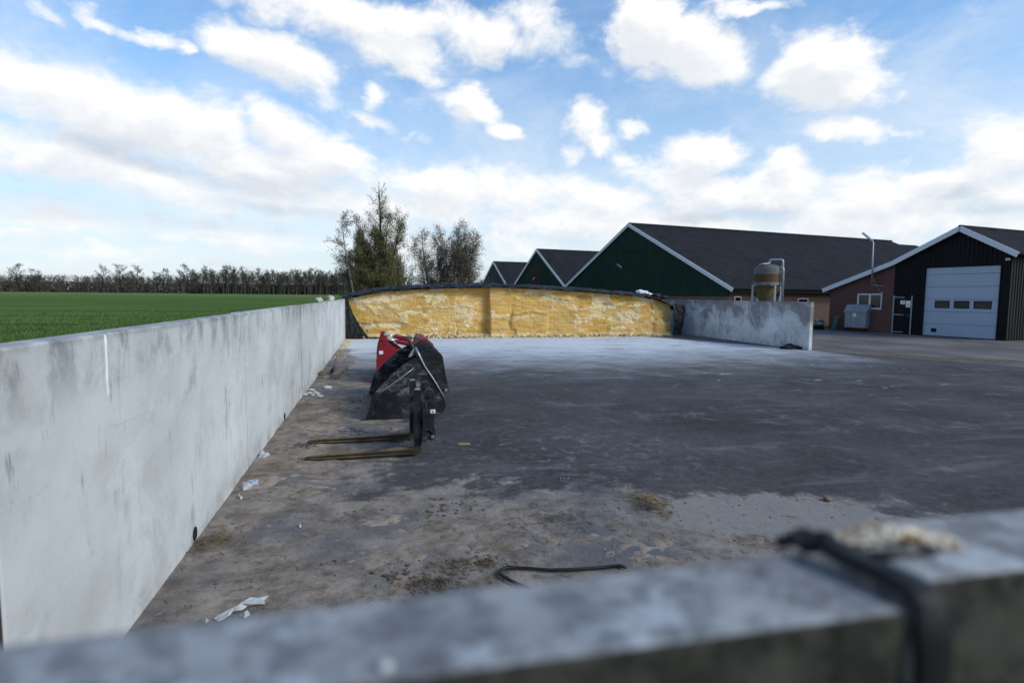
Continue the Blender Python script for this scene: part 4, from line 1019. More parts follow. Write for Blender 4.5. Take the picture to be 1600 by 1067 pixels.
def rdir(rng): 
    while True:
        v_ = Vector((rng.uniform(-1, 1), rng.uniform(-1, 1), rng.uniform(-1, 1)))
        if .05 < v_.length < 1: return v_.normalized()
class Tree:
    def __init__(s, seed): s.T = MB(); s.Cw = MB(); s.L = MB(); s.rng = random.Random(seed); s.top = 1e9
    def ribbon(s, p, q, w, mb=None):
        mb = mb or s.Cw; d = (q-p); a = d.cross(rdir(s.rng))
        if a.length < 1e-6: return
        a.normalize(); mb.add([p-a*w, p+a*w, q+a*w*.25, q-a*w*.25], [(0, 1, 2, 3)])
    def leaf(s, p, sz):
        if p.z > s.top*(.45+.55*s.rng.random()): return
        a = rdir(s.rng); c = a.cross(rdir(s.rng)).normalized(); s.L.add([p-a*sz, p+c*sz*.6, p+a*sz, p-c*sz*.6], [(0, 1, 2, 3)])
    def grow(s, p, d, L, r, lvl, P):
        rng = s.rng; n = max(3, int(L/P['step'][min(lvl, len(P['step'])-1)])); n = min(n, 9); pts = [p.copy()]; dirs = [d.copy()]
        for i in range(n):
            d = (d + rdir(rng)*P['wander'][lvl] + Vector((0, 0, 1))*P['lift'][lvl]).normalized(); p = p + d*(L/n); pts.append(p.copy()); dirs.append(d.copy())
        if lvl < P['tubes']:
            s.T.tube(pts, [max(r*(1-.85*i/n), .008) for i in range(n+1)], 6 if lvl == 0 else 4, caps=False)
        else:
            for i in range(n): s.ribbon(pts[i], pts[i+1], max(r*(1-.7*i/n), P['minw']))
        if lvl+1 < len(P['kids']) + 1 and lvl < len(P['kids']):
            k = P['kids'][lvl]
            for j in range(k):
                t = P['t0'][lvl] + (1-P['t0'][lvl])*((j+rng.random())/k); t = min(t, .995); i = min(int(t*n), n-1); f = t*n-i
                q = pts[i].lerp(pts[i+1], f); dd = dirs[i+1]
                perp = dd.cross(rdir(rng)).normalized(); ang = rad(P['ang'][lvl]*rng.uniform(.7, 1.3))
                nd = (dd*math.cos(ang)+perp*math.sin(ang)).normalized()
                ll = L*P['len'][lvl]*rng.uniform(.65, 1.15)*(P['prof'](t) if lvl == 0 else (1.1-.6*t))
                s.grow(q, nd, ll, r*(1-.8*t)*P['rad'][lvl], lvl+1, P)
        if lvl >= P['leaflvl'] and P['leaves']:
            for j in range(P['leaves']):
                t = rng.uniform(.15, 1)*n; i = min(int(t), n-1); s.leaf(pts[i].lerp(pts[i+1], t-i)+rdir(rng)*P['spread'], P['lsz']*rng.uniform(.6, 1.3))
    def build(s, name, label, cat, loc, barkmat, crownmat, leafmat=None, group=None):
        t = thing(name, label, cat, loc, 0, group)
        s.T.build('trunk', barkmat, t, local=True, smooth=True)
        if leafmat and s.L.v:
            o = len(s.Cw.v); nf = len(s.Cw.f)
            s.Cw.cur = 1; s.Cw.add(s.L.v, s.L.f)
            s.Cw.build('crown', [crownmat, leafmat], t, local=True)
        else: s.Cw.build('crown', crownmat, t, local=True)
        return t
BIRCH = dict(step=(1.2, .7, .45, .35), wander=(.10, .22, .30, .35), lift=(.02, -.02, -.10, -.22), tubes=1, minw=.015, kids=(34, 12, 8), t0=(.28, .15, .1), ang=(48, 48, 45), len=(.34, .42, .5), rad=(.42, .5, .6), prof=lambda t: 1.15-.75*t, leaflvl=3, leaves=0, spread=.08, lsz=.06)
POPLAR = dict(step=(1.3, .8, .5, .4), wander=(.04, .10, .22, .3), lift=(.02, .10, .05, .02), tubes=2, minw=.013, kids=(46, 9, 6), t0=(.05, .12, .1), ang=(40, 34, 40), len=(.36, .36, .5), rad=(.36, .5, .6), prof=lambda t: .85-.62*t, leaflvl=2, leaves=7, spread=.30, lsz=.055)
SHRUB = dict(step=(1.2, .7, .45, .4), wander=(.10, .18, .28, .3), lift=(.05, .06, .02, .0), tubes=1, minw=.014, kids=(20, 8, 5), t0=(.05, .15, .1), ang=(38, 40, 42), len=(.40, .42, .5), rad=(.40, .5, .6), prof=lambda t: 1.05-.6*t, leaflvl=2, leaves=4, spread=.30, lsz=.055)
OAK = dict(step=(2.2, 1.3, .9, .8), wander=(.06, .22, .28, .3), lift=(.03, .05, .02, .0), tubes=1, minw=.045, kids=(24, 12, 9), t0=(.32, .22, .12), ang=(58, 48, 45), len=(.42, .50, .50), rad=(.45, .5, .6), prof=lambda t: 1.05-.45*t, leaflvl=3, leaves=0, spread=.1, lsz=.1)
EDGE = dict(OAK); EDGE.update(kids=(26, 11, 8), t0=(.45, .25, .15), ang=(42, 42, 42), len=(.30, .45, .5), prof=lambda t: 1.1-.5*t, leaves=0, kids2=0)

def place(px, Y): 
    return (float(aty(px, 460, Y)[0]), Y, field_z(math.hypot(float(aty(px, 460, Y)[0]), Y), 0)-.05)
gA = 'trees growing behind the silage heap'
t = Tree(11); t.grow(Vector((0, 0, 0)), Vector((-.10, 0, 1)).normalized(), 9.8, .13, 0, BIRCH)
t.build('birch_tree', 'slender bare birch with a white trunk, left of the tall pointed tree', 'tree', place(556, 60), M['birch'], M['twig'], group=gA)
t = Tree(5); t.top = 12.6
t.grow(Vector((0, 0, 0)), Vector((0, 0, 1)), 12.5, .26, 0, POPLAR)
for a, ln in ((.35, 9.5), (1.9, 8.4), (3.6, 8.8), (5.1, 9.6), (.0, 9.8), (2.7, 7.6)):
    d = Vector((math.cos(a)*.24, math.sin(a)*.22, 1)).normalized(); t.grow(Vector((math.cos(a)*.2, math.sin(a)*.2, .4)), d, ln, .12, 0, dict(POPLAR, kids=(22, 8, 5)))
pop = t.build('poplar_tree', 'tallest tree with a bare pointed top and green growth on its stem', 'tree', place(595, 60), M['barkdark'], M['twig'], M['olive'], group=gA)
iv = Tree(77)
for i in range(2600):
    z = 7.6*iv.rng.random()**1.1; a = iv.rng.uniform(0, 6.28); r = (.35+.75*iv.rng.random())*(1-.05*z); c_ = .75 if math.sin(z*2.1+a*2) > .1 else .2
    if iv.rng.random() < c_: iv.leaf(Vector((r*math.cos(a), r*math.sin(a), .4+z)), .075)
iv.L.build('ivy', M['ivy'], pop, local=True)
for px, Y, h_, lean, sd, lab, mat in ((575, 61, 8.4, -.10, 21, 'dense olive bushy tree just left of the tall pointed tree', 'olive'), (566, 63, 5.6, -.16, 22, 'low olive bush behind the birch trunk', 'olive'), (621, 61, 6.6, .17, 23, 'bare tree leaning right beside the tall pointed tree', 'olive'), (612, 63.5, 6.0, .05, 26, 'short olive tree behind the right side of the tall pointed tree', 'olive')):
    t = Tree(sd)
    for k in range(6 if 'lean' not in lab else 4):
        a = k*1.05+sd; t.grow(Vector((.25*math.cos(a), .25*math.sin(a), 0)), Vector((lean+.16*math.cos(a), .16*math.sin(a), 1)).normalized(), h_*t.rng.uniform(.7, 1), .085, 0, SHRUB if 'leaning' not in lab else dict(SHRUB, leaves=1, kids=(11, 6, 4)))
    t.build('bushy_tree', lab, 'tree', place(px, Y), M['barkdark'], M['twig'], M[mat], group=gA)
labs = ['thin bare tree at the left of the second clump, its branches spreading left', 'thin tree second from the left in the second clump', 'dark brown tree at the middle of the second clump', 'tall brown leafed tree right of the middle of the second clump', 'pale trunked birch at the right of the second clump', 'small tree at the right end of the second clump, nearest the barns']
for (px, h_, lean, sd), lab in zip(((674, 8.8, -.12, 31), (684, 9.0, -.02, 32), (694, 8.6, .0, 33), (708, 9.6, .03, 34), (720, 9.2, .06, 35), (727, 8.2, .13, 36)), labs):
    t = Tree(sd)
    B2 = dict(BIRCH, leaves=1, lsz=.055, leaflvl=2, spread=.34, kids=(24, 10, 7), tubes=1, len=(.29, .42, .5), lift=(.02, .02, -.06, -.12), ang=(40, 44, 45))
    t.grow(Vector((0, 0, 0)), Vector((lean, t.rng.uniform(-.08, .08), 1)).normalized(), h_, .115, 0, B2)
    for k in range(2):
        t.grow(Vector((t.rng.uniform(-.4, .4), t.rng.uniform(-.4, .4), 0)), Vector((lean+t.rng.uniform(-.15, .15), 0, 1)).normalized(), h_*t.rng.uniform(.7, .95), .07, 0, B2)
    t.build('slender_tree', lab, 'tree', place(px, 64+2*t.rng.random()), M['birch'] if 'pale' in lab or 'second from' in lab else M['barkdark'], M['twig'], M['brownleaf'], group=gA)

# trees at the edge of the far wood: a few built, the rest copies
def copy_tree(o, loc, rz, sc, label=None, group=None):
    c = o.copy(); COL.objects.link(c); c.location = loc; c.rotation_euler = (0, 0, rz); c.scale = (sc, sc, sc)
    if label: c['label'] = label
    if group: c['group'] = group
    for ch in o.children:
        k = ch.copy(); COL.objects.link(k); k.parent = c
    return c
rng = random.Random(99)
gE = 'trees along the edge of the far wood'; labE = 'bare brown tree standing in the front row of the far wood'
protoE = []
pxs = list(np.linspace(318, 545, 40)) + [552, 640, 655, 672, 690, 706, 720, 735, 748]
first = []
for i in range(4):
    t = Tree(200+i); t.grow(Vector((0, 0, 0)), Vector((rng.uniform(-.04, .04), 0, 1)).normalized(), 16.0, .34, 0, EDGE)
    first.append(t)
used = 0
for i, px in enumerate(pxs):
    px = px + rng.uniform(-2.2, 2.2); Y = 316+rng.uniform(-4, 10); sc = rng.uniform(.60, .84)*(1.0 if px < 560 else .66)
    if i < 4:
        o = first[i].build('wood_edge_tree', labE, 'tree', place(px, Y), M['bark'], M['twigfar'], M['twigfar'], group=gE); o.scale = (sc, sc, sc); protoE.append(o)
    else: copy_tree(protoE[i % 4], place(px, Y), rng.uniform(0, 6.28), sc)
protoO = []
lon = [(28, 372, 1.0, 'round bare oak standing alone before the far wood, leftmost of all'), (57, 372, .88, 'round bare oak standing alone, second from the left edge'), (161, 360, .95, 'dense bare oak, first of the loose row after the wide gap'), (189, 356, 1.0, 'slim bare oak, second of the loose row after the wide gap'), (200, 352, .80, 'small bare tree between two oaks of the loose row'), (214, 356, .96, 'broad bare oak, third large one of the loose row'), (246, 350, .74, 'small bare tree leaning against the round oak of the loose row'), (256, 348, .92, 'round bare oak with a gap on either side in the loose row'), (281, 338, .78, 'small yellowish tree just before the dense wood begins'), (293, 336, .98, 'bare oak at the very start of the dense wood')]
for i, (px, Y, sc, lab) in enumerate(lon):
    if i < 3:
        t = Tree(300+i); t.grow(Vector((0, 0, 0)), Vector((0, 0, 1)), 15.0, .38, 0, OAK)
        for k in range(4):
            a = k*1.6+i; t.grow(Vector((0, 0, 5.0+k*.6)), Vector((math.cos(a)*.75, math.sin(a)*.75, .8)).normalized(), 7.5, .19, 0, dict(OAK, kids=(8, 6, 4), t0=(.2, .2, .1)))
        o = t.build('oak_tree', lab, 'tree', place(px, Y), M['barkdark'], M['twigfar'], group='oaks standing before the far wood'); sc *= .93; o.scale = (sc,)*3; protoO.append(o)
    else: copy_tree(protoO[i % 3], place(px, Y), rng.uniform(0, 6.28), sc*.93, lab)
# the wood itself, one mass
W_ = Tree(400); rng = W_.rng
def mass(px0, px1, n, Y0, Y1, h0, h1, tw):
    for i in range(n):
        px = rng.uniform(px0, px1); Y = rng.uniform(Y0, Y1); x, y, z = place(px, Y); hh = rng.uniform(h0, h1)
        W_.T.tube([(x, y, z), (x+rng.uniform(-.3, .3), y, z+hh*.75)], [rng.uniform(.12, .24), .06], 4, caps=False)
        for k in range(tw):
            u_ = rng.random(); zz_ = z + hh*(.10+.90*u_**.75); rr = hh*.20*math.sin(min(1, .25+u_*.8)*PI)**.6; a = rng.uniform(0, 6.28); q = rr*math.sqrt(rng.random())
            p = Vector((x+q*math.cos(a), y+q*math.sin(a), zz_)); d = (Vector((math.cos(a)*.6, math.sin(a)*.6, .9))+rdir(rng)*.7)*rng.uniform(.5, 1.3)
            W_.ribbon(p, p+d, rng.uniform(.05, .13))
mass(300, 560, 300, 324, 352, 8.5, 12.5, 80); mass(560, 770, 130, 316, 345, 7, 10.5, 60); mass(-40, 310, 460, 425, 465, 8.5, 11.5, 62); mass(-160, -40, 90, 425, 465, 9.5, 12.5, 30)
# dark undergrowth and depth of the wood
for (a0, a1, n, Y0, Y1, hh) in ((298, 560, 5200, 328, 356, 5.5), (555, 770, 3000, 320, 350, 5.0), (-60, 310, 8000, 430, 470, 7.0)):
    for i in range(n):
        x, y, z = place(rng.uniform(a0, a1), rng.uniform(Y0, Y1)); p = Vector((x, y, z+hh*rng.random()**1.35)); d = rdir(rng); c_ = d.cross(rdir(rng)).normalized(); s_ = rng.uniform(.5, 1.1)
        W_.Cw.add([p-d*s_, p+c_*s_*.6, p+d*s_, p-c_*s_*.6], [(0, 1, 2, 3)])
wd = MB(); wd.v = W_.T.v; wd.f = list(W_.T.f); wd.mi = [0]*len(W_.T.f); wd.cur = 1; wd.add(W_.Cw.v, W_.Cw.f)
tag(wd.build('woods', [M['bark'], M['twigfar']]), 'long dark band of bare woodland along the far side of the green field', 'woodland', kind='stuff')

# crop blades near the wall
rs = np.random.RandomState(7); N = 150000
r_ = 9*np.exp(rs.uniform(0, 1, N)*math.log(75/9.)); a_ = YAW - rs.uniform(.16, .80, N)
x_ = r_*np.sin(a_); y_ = r_*np.cos(a_); ok = (x_ < -1.75) & (y_ > 3); x_, y_, r_ = x_[ok], y_[ok], r_[ok]
ct, st_ = math.cos(rad(13)), math.sin(rad(13)); rr_ = x_*st_ + y_*ct; rr2 = np.round(rr_/.22)*.22 + rs.normal(0, .05, len(x_)); x_ = x_ + (rr2-rr_)*st_; y_ = y_ + (rr2-rr_)*ct
keep = (x_ < -1.7) & (fbm(x_*.35, y_*.9, 61) > .33) & (rs.rand(len(x_)) < sst(r_, 75, 35)); x_, y_, r_ = x_[keep], y_[keep], r_[keep]; n = len(x_)
z_ = np.array([field_z(a, 0) for a in r_]); hgt = rs.uniform(.07, .17, n); an = rs.uniform(0, 2*PI, n); w_ = .006+.00035*r_; ln_ = rs.uniform(.2, .9, n)*hgt
dx, dy = np.cos(an), np.sin(an)
V = np.stack([np.stack([x_-dy*w_, y_+dx*w_, z_], 1), np.stack([x_+dy*w_, y_-dx*w_, z_], 1), np.stack([x_+dx*ln_, y_+dy*ln_, z_+hgt], 1)], 1).reshape(-1, 3)
def bladem(g):
    o = g.obj(); n = g.noise(o, .35, 4, .6); v = g.n('SeparateColor', g.voro(o, 3.0, out='Color')).outputs[0]
    c = g.mix(g.ss(n, .35, .65), (.080, .130, .038), (.118, .180, .052)); c = g.mix(g.math('MULTIPLY', v, .45), c, (.042, .078, .026)); return dict(col=c, rough=.9, spec=.05)
gr_ = np_mesh('crop_grass', V, np.arange(3*n).reshape(-1, 3), material('crop blades', bladem), smooth=False)
tag(gr_, 'short green crop growing in rows on the field beside the long wall', 'crop', kind='stuff')
# ------------------------------------------------------------------ machinery
def blackpaint(scuff, warm=0.0):
    def fn(g):
        o = g.obj(); n = g.noise(g.scale(o, 1.2, 1, 2.0), 3.2, 8, .70, .5); f = g.noise(o, 60, 4, .65); big = g.noise(o, 1.6, 4, .6)
        c = g.mix(g.ss(big, .3, .7), (.008, .008, .010), (.016, .016, .019))
        m_ = g.math('MULTIPLY', g.ss(n, .46, .64), scuff); c = g.mix(m_, c, (.15, .15, .158))
        c = g.mix(g.math('MULTIPLY', g.ss(n, .60, .65), scuff*.8), c, (.30, .30, .31))
        c = g.mix(g.math('MULTIPLY', g.ss(g.noise(o, 2.2, 5, .6), .56, .75), warm), c, (.085, .070, .052))
        return dict(col=c, rough=g.lin(f, .3, .7, .45, .68), spec=.22, bump=(f, .12, .004))
    return fn
M['bpaint'] = material('worn black paint', blackpaint(.85, .3)); M['bpaint2'] = material('black paint', blackpaint(.16, .08))
M['worn'] = simple('worn bare steel', (.30, .31, .33), .38, .6, var=.35, sc=14, dirt=((.05, .05, .05), .6))
M['rod'] = simple('chromed rod', (.75, .78, .82), .16, 1.0, var=.05)
M['red'] = simple('red machine paint', (.21, .008, .016), .58, var=.22, sc=5, dirt=((.10, .02, .02), .66))
M['hose'] = simple('black hydraulic hose', (.012, .012, .013), .45)
def rust(g):
    o = g.obj(); n = g.noise(o, 9, 6, .68); nz = g.xyz(g.n('NewGeometry').outputs['Normal'])[2]; f = g.noise(o, 60, 4)
    c = g.mix(g.ss(n, .35, .65), (.022, .018, .014), (.045, .034, .022))
    tp_ = g.math('MULTIPLY', g.ss(nz, .5, .9), g.ss(g.noise(o, 5, 6, .65), .30, .55)); c = g.mix(g.math('MULTIPLY', tp_, .85), c, g.mix(n, (.14, .092, .036), (.24, .165, .070)))
    return dict(col=c, rough=.72, spec=.25, bump=(f, .3, .004))
M['tine'] = material('rusty fork steel', rust)
Yn, Yf = 9.0, 11.35
bk = thing('loader_bucket', 'large black loader bucket lying with its mouth towards the left wall', 'loader bucket', (.4, 10.1, 0))
outer = [(-.215, 0), (-.105, .385), (-.02, .485), (.07, .585), (.17, .685), (.27, .775), (.36, .850), (.46, .915), (.58, .965), (.55, 1.13), (.575, 1.125), (.70, .83), (.83, .62), (.935, .43), (1.015, .28), (1.035, .18), (.995, .09), (.92, .035), (.80, .005), (.61, 0)]
def plate(poly, y0, y1, name, mat, parent, bevel=.006):
    b = MB(); b.prism(poly, lambda u, v: (u, y0, v), lambda u, v: (u, y1, v)); return b.build(name, mat, parent, bevel=bevel)
for y0, y1 in ((Yn, Yn+.022), (Yf-.022, Yf)):
    sp_ = plate(outer, y0, y1, 'side_plate', M['bpaint'], bk)
    s_ = -1 if y0 == Yn else 1; yq = y0 if s_ < 0 else y1
    b = MB(); b.prism([(-.205, .002), (-.105, .375), (-.045, .365), (-.115, .002)], lambda u, v: (u, yq, v), lambda u, v: (u, yq+s_*.016, v)); b.prism([(-.095, .002), (-.030, .362), (.58, .372), (.60, .002)], lambda u, v: (u, yq, v), lambda u, v: (u, yq+s_*.010, v))
    b.build('wear_plate', M['bpaint2'], sp_, bevel=.004)
    b = MB(); b.tube([(-.05, yq+s_*.004, .382), (.12, yq+s_*.006, .50), (.34, yq+s_*.006, .66), (.53, yq+s_*.004, .80)], [.006, .011, .011, .006], 6); b.build('edge_rib', M['worn'], sp_, smooth=True)
    b = MB(); b.tube([(.555, yq+s_*.01, 1.13), (.63, yq+s_*.012, .965), (.695, yq+s_*.012, .83), (.83, yq+s_*.012, .625), (.945, yq+s_*.010, .43), (1.015, yq+s_*.006, .29)], [.018, .019, .014, .013, .012, .008], 7); b.build('back_rib', M['worn'], sp_, smooth=True)
# shell: floor, rounded heel and back
prof = [(-.235, .004), (.55, .004), (.70, .006), (.82, .018), (.92, .050), (.99, .105), (1.022, .18), (1.005, .27), (.925, .42), (.82, .61), (.69, .82), (.60, 1.0), (.545, 1.135)]
b = MB(); k = len(prof); nrm = []
for i, (x, z) in enumerate(prof):
    x0, z0 = prof[max(0, i-1)]; x1, z1 = prof[min(k-1, i+1)]; d_ = math.hypot(x1-x0, z1-z0); nrm.append((-(z1-z0)/d_, (x1-x0)/d_))
vs = [];
for yv in (Yn+.0225, Yf-.0225):
    vs += [(x, yv, z) for x, z in prof] + [(x+nx*.018, yv, z+nz*.018) for (x, z), (nx, nz) in zip(prof, nrm)]
fs = []
for i in range(k-1):
    fs += [(i, i+1, 2*k+i+1, 2*k+i), (k+i, 3*k+i, 3*k+i+1, k+i+1), (i, k+i, k+i+1, i+1), (2*k+i, 2*k+i+1, 3*k+i+1, 3*k+i)]
fs += [(0, 2*k, 3*k, k), (k-1, 2*k-1, 4*k-1, 3*k-1)]
b.add(vs, fs); b.build('shell', M['bpaint'], bk)
b = MB(); b.prism([(-.30, .002), (-.236, .024), (-.10, .024), (-.10, .022), (-.236, .002)], lambda u, v: (u, Yn-.01, v), lambda u, v: (u, Yf+.01, v)); b.build('cutting_edge', M['bpaint2'], bk)
b = MB(); b.prism([(.540, 1.105), (.560, 1.10), (.505, .985), (.455, .965)], lambda u, v: (u, Yn+.024, v), lambda u, v: (u, Yn+.16, v)); b.build('top_lip', M['worn'], bk, bevel=.004)
# tipping frame behind the back
fr = [(.65, .86), (.655, .99), (.72, 1.035), (.83, 1.055), (.92, 1.03), (.985, .985), (1.02, .93), (1.065, .66), (1.12, .385), (1.115, .34), (1.075, .315), (1.03, .335), (.985, .36), (.885, .46), (.785, .62)]
for y0 in (9.42, 9.98, 10.42, 10.92):
    fo = plate([(x+(.01 if y0 < 9.5 else 0), z+(0 if y0 < 9.5 else .02)) for x, z in fr], y0, y0+.03, 'frame_plate', M['bpaint2'], bk)
    b = MB(); b.tube([(1.083, y0-.02, .372), (1.083, y0+.05, .372)], .030, 12); b.build('pivot_pin', M['worn'], fo, smooth=False)
b = MB(); b.prism([(.93, 1.0), (.985, .975), (1.09, .42), (1.055, .41)], lambda u, v: (u, 9.451, v), lambda u, v: (u, 10.919, v)); b.build('frame_back', M['bpaint2'], bk)
b = MB(); b.tube([(.86, 9.451, .93), (.86, 10.919, .93)], .05, 10); b.build('cross_tube', M['bpaint2'], bk, smooth=True)

# pallet fork
fk = thing('pallet_fork', 'black pallet fork carriage with two rusty tines pointing to the left wall', 'pallet fork', (.5, 7.25, 0))
for yc, x0 in ((6.88, .41), (7.65, .395)):
    b = MB(); w = .06; t = .075; tip = -.86 if yc < 7 else -.92
    pf = [(tip, .045), (tip+.04, .062), (.36, .100), (x0-.012, .104), (x0, .118), (x0, .80), (x0+t*.25, .81), (x0+t, .81), (x0+t, .075), (x0+t-.012, .045), (x0+t-.04, .028), (tip+.2, .024), (tip, .028)]
    n = len(pf); b.prism(pf, lambda u, v: (u, yc-w, v), lambda u, v: (u, yc+w, v)); tn = b.build('tine', M['tine'] , fk, bevel=.008)
    # taper the tip in plan
    for v_ in tn.data.vertices:
        xw = v_.co.x + fk.location.x
        if xw < tip+.25: v_.co.y = (yc-fk.location.y) + (v_.co.y-(yc-fk.location.y))*(.40+.60*max(0, xw-tip)/.25)
    b = MB(); b.span((x0-.006, yc-w-.004, .135), (x0+t+.004, yc+w+.004, .812)); b.build('shank_cover', M['bpaint2'], tn, bevel=.006)
    b = MB(); b.span((x0+t*.1, yc-w*.8, .813), (x0+t*.9, yc+w*.8, .818)); b.build('shank_top', M['worn'], tn)
b = MB(); b.span((.487, 6.80, .60), (.545, 7.80, .68)); b.build('carriage_bar', M['bpaint2'], fk, bevel=.006)
b = MB(); b.span((.487, 6.76, .19), (.545, 7.86, .28)); b.build('carriage_bar', M['bpaint2'], fk, bevel=.006)
for y in (6.80, 7.30, 7.82):
    b = MB(); b.span((.50, y-.03, .281), (.535, y+.03, .599)); b.build('upright', M['bpaint2'], fk, bevel=.004)
b = MB(); b.span((.495, 6.86, .281), (.512, 7.78, .45)); b.build('back_plate', M['bpaint2'], fk)
for y in (6.98, 7.60):
    pts = [(.535, .20), (.60, .16), (.655, .17), (.675, .21), (.668, .27), (.655, .33), (.655, .70)]
    for i in range(9):
        a = PI*i/8; pts.append((.595+.06*math.cos(a), .72+.085*math.sin(a)))
    pts += [(.536, .70)]
    br = plate(pts, y-.055, y+.055, 'hitch_bracket', M['bpaint2'], fk, .008)
    b = MB(); b.tube([(.605, y-.075, .725), (.605, y+.07, .725)], .026, 12); b.build('hook_pin', M['worn'] if False else M['bpaint2'], br)
    b = MB(); b.tube([(.632, y-.072, .215), (.632, y+.07, .215)], .024, 12); b.build('pivot_pin', M['worn'], br)
    b = MB(); b.tube([(.545, y-.06, .30), (.585, y-.066, .31), (.635, y-.064, .265), (.655, y-.062, .23)], .012, 6); b.build('latch', M['bpaint'], br)
b = MB(); b.span((.605, 6.918, .505), (.665, 6.924, .550)); lbm = M['paper']; la = b.build('label', lbm, fk)
b = MB(); b.prism([(.612, .513), (.632, .540), (.652, .513)], lambda u, v: (u, 6.9165, v), lambda u, v: (u, 6.9178, v)); b.build('mark', simple('red mark', (.5, .05, .04), .5), la)
b = MB(); 
for (a, c) in (((.505, .50), (.505, .70)), ((.545, .48), (.55, .68)), ((.505, .70), (.55, .68)), ((.505, .50), (.545, .48))): b.tube([(a[0], 6.83, a[1]-.02), (c[0], 6.83, c[1]-.02)], .008, 6)
b.build('locking_lever', M['tine'], fk, smooth=True)

# red silage grab behind the bucket
gb = thing('silage_grab', 'red silage grab with hydraulic rams, half hidden behind the black bucket', 'silage grab', (.5, 13.2, 0))
sidep = [(-.06, .03), (-.065, .50), (-.035, .72), (.02, .90), (.05, 1.0), (.10, 1.03), (.15, 1.0), (.19, .90), (.30, .80), (.43, .71), (.62, .55), (.80, .32), (.95, .05)]
for y in (12.75, 14.55): 
    so2 = plate(sidep, y, y+.03, 'side_plate', M['red'], gb)
    b = MB(); b.tube([(.095, y-.03, .985), (.095, y+.06, .985)], .05, 14); b.build('pivot_boss', M['red'], so2)
b = MB(); b.span((.00, 12.742, .645), (.085, 12.749, .715)); b.build('label', M['paper'], gb)
b = MB(); b.prism([(-.03, .03), (.0, .03), (.0, .5), (.03, .72), (.0, .74), (-.03, .5)], lambda u, v: (u, 12.782, v), lambda u, v: (u, 14.548, v)); b.build('blade_plate', M['red'], gb)
b = MB(); b.span((.001, 12.782, .03), (1.1, 14.548, .07)); b.build('floor_plate', M['red'], gb)
b = MB(); b.prism([(.84, .05), (.80, .60), (.83, .80), (.88, .95), (1.04, .98), (1.20, .84), (1.22, .05)], lambda u, v: (u, 12.85, v), lambda u, v: (u, 14.45, v)); b.build('back_frame', M['red'], gb, bevel=.02)
for yo, z0, zz2, x0 in ((12.85, .965, .90, .12), (14.4, .965, .90, .12)):
    b = MB(); b.tube([(.38, yo, z0-.045), (.78, yo, z0-.14)], .055, 14); cy_ = b.build('ram', M['red'], gb, smooth=False)
    b = MB(); b.tube([(x0, yo, z0), (.385, yo, z0-.045)], .024, 10); b.build('ram_rod', M['rod'], cy_, smooth=True)
b = MB(); b.tube([(.17, 12.80, .755), (.42, 12.84, .705)], .022, 10); b.build('guide_rod', M['rod'], gb, smooth=True)
b = MB(); b.span((.40, 12.78, .66), (.47, 12.9, .75)); b.build('rod_bracket', M['red'], gb, bevel=.01)
for pts in ([(.45, 12.7, .95), (.50, 12.62, 1.02), (.62, 12.62, 1.02), (.72, 12.66, .90), (.82, 12.7, .76)], [(.56, 12.68, 1.03), (.66, 12.6, .99), (.80, 12.6, 1.0), (.90, 12.62, .97), (.88, 12.66, .90), (.80, 12.7, .80)], [(.60, 12.7, .95), (.70, 12.64, .84), (.80, 12.66, .75), (.94, 12.7, .72), (.98, 12.75, .66)]):
    P_ = [Vector(p) for p in pts]; out = []
    for i in range(len(P_)-1):
        a0 = P_[max(0, i-1)]; a1 = P_[i]; a2 = P_[i+1]; a3 = P_[min(len(P_)-1, i+2)]
        for q in range(6):
            t = q/6; out.append(.5*((2*a1)+(a2-a0)*t+(2*a0-5*a1+4*a2-a3)*t*t+(3*a1-a0-3*a2+a3)*t**3))
    out.append(P_[-1]); b = MB(); b.tube(out, .011, 6); b.build('hose', M['hose'], gb, smooth=True)

# ------------------------------------------------------------------ small things on the clamp floor
rng = random.Random(55)
for cx_, cy_, ln, ang, lab in ((-1.19, 15.1, 1.9, rad(81), 'short timber beam by the left wall, closest to it'), (-.93, 14.4, 1.7, rad(84), 'short timber beam lying right of the pipe')):
    b = MB(); b.box((cx_, cy_, .055), (ln, .12, .10), Matrix.Rotation(ang, 3, 'Z')); tag(b.build('timber_beam', simple('weathered timber', (.15, .125, .10), .85, var=.4, sc=8, bump=.3), bevel=.008), lab, 'beam', 'timber beams by the left wall')
b = MB(); P_ = [Vector((-1.16, 16.2, .14)), Vector((-1.02, 14.0, .05))]; k = 14
b.tube(P_, .05, k, caps=False); b.tube(P_, .040, k, caps=False); o_ = len(b.v)
b.f += [(i, (i+1) % k, 2*k+(i+1) % k, 2*k+i) for i in range(k)] + [(k+i, k+(i+1) % k, 3*k+(i+1) % k, 3*k+i) for i in range(k)]; b.mi += [0]*(2*k)
tag(b.build('metal_pipe', simple('dull steel pipe', (.09, .10, .115), .5, .4), smooth=True), 'dull steel pipe lying between the two timber beams', 'pipe')
b = MB(); b.box((-1.33, 13.75, .02), (.16, .05, .035), Matrix.Rotation(.1, 3, 'Z')); tag(b.build('wood_offcut', M['wood'], bevel=.004), 'small wood offcut beside the left wall near the beams', 'offcut')
b = MB(); d_ = atz(725, 695); b.box((d_[0], d_[1], .012), (.15, .030, .018), Matrix.Rotation(rad(-12), 3, 'Z')); tag(b.build('wood_lath', simple('fresh lath', (.42, .28, .13), .7), bevel=.003), 'short yellow wood lath lying right of the pallet fork', 'lath')
b = MB(); d_ = atz(1293, 782); b.lump((d_[0], d_[1], .018), .035, rng, 2, .6); tag(b.build('stone', simple('brown stone', (.17, .125, .085), .85, bump=.4), smooth=True), 'brown stone lying alone on the dark asphalt', 'stone')
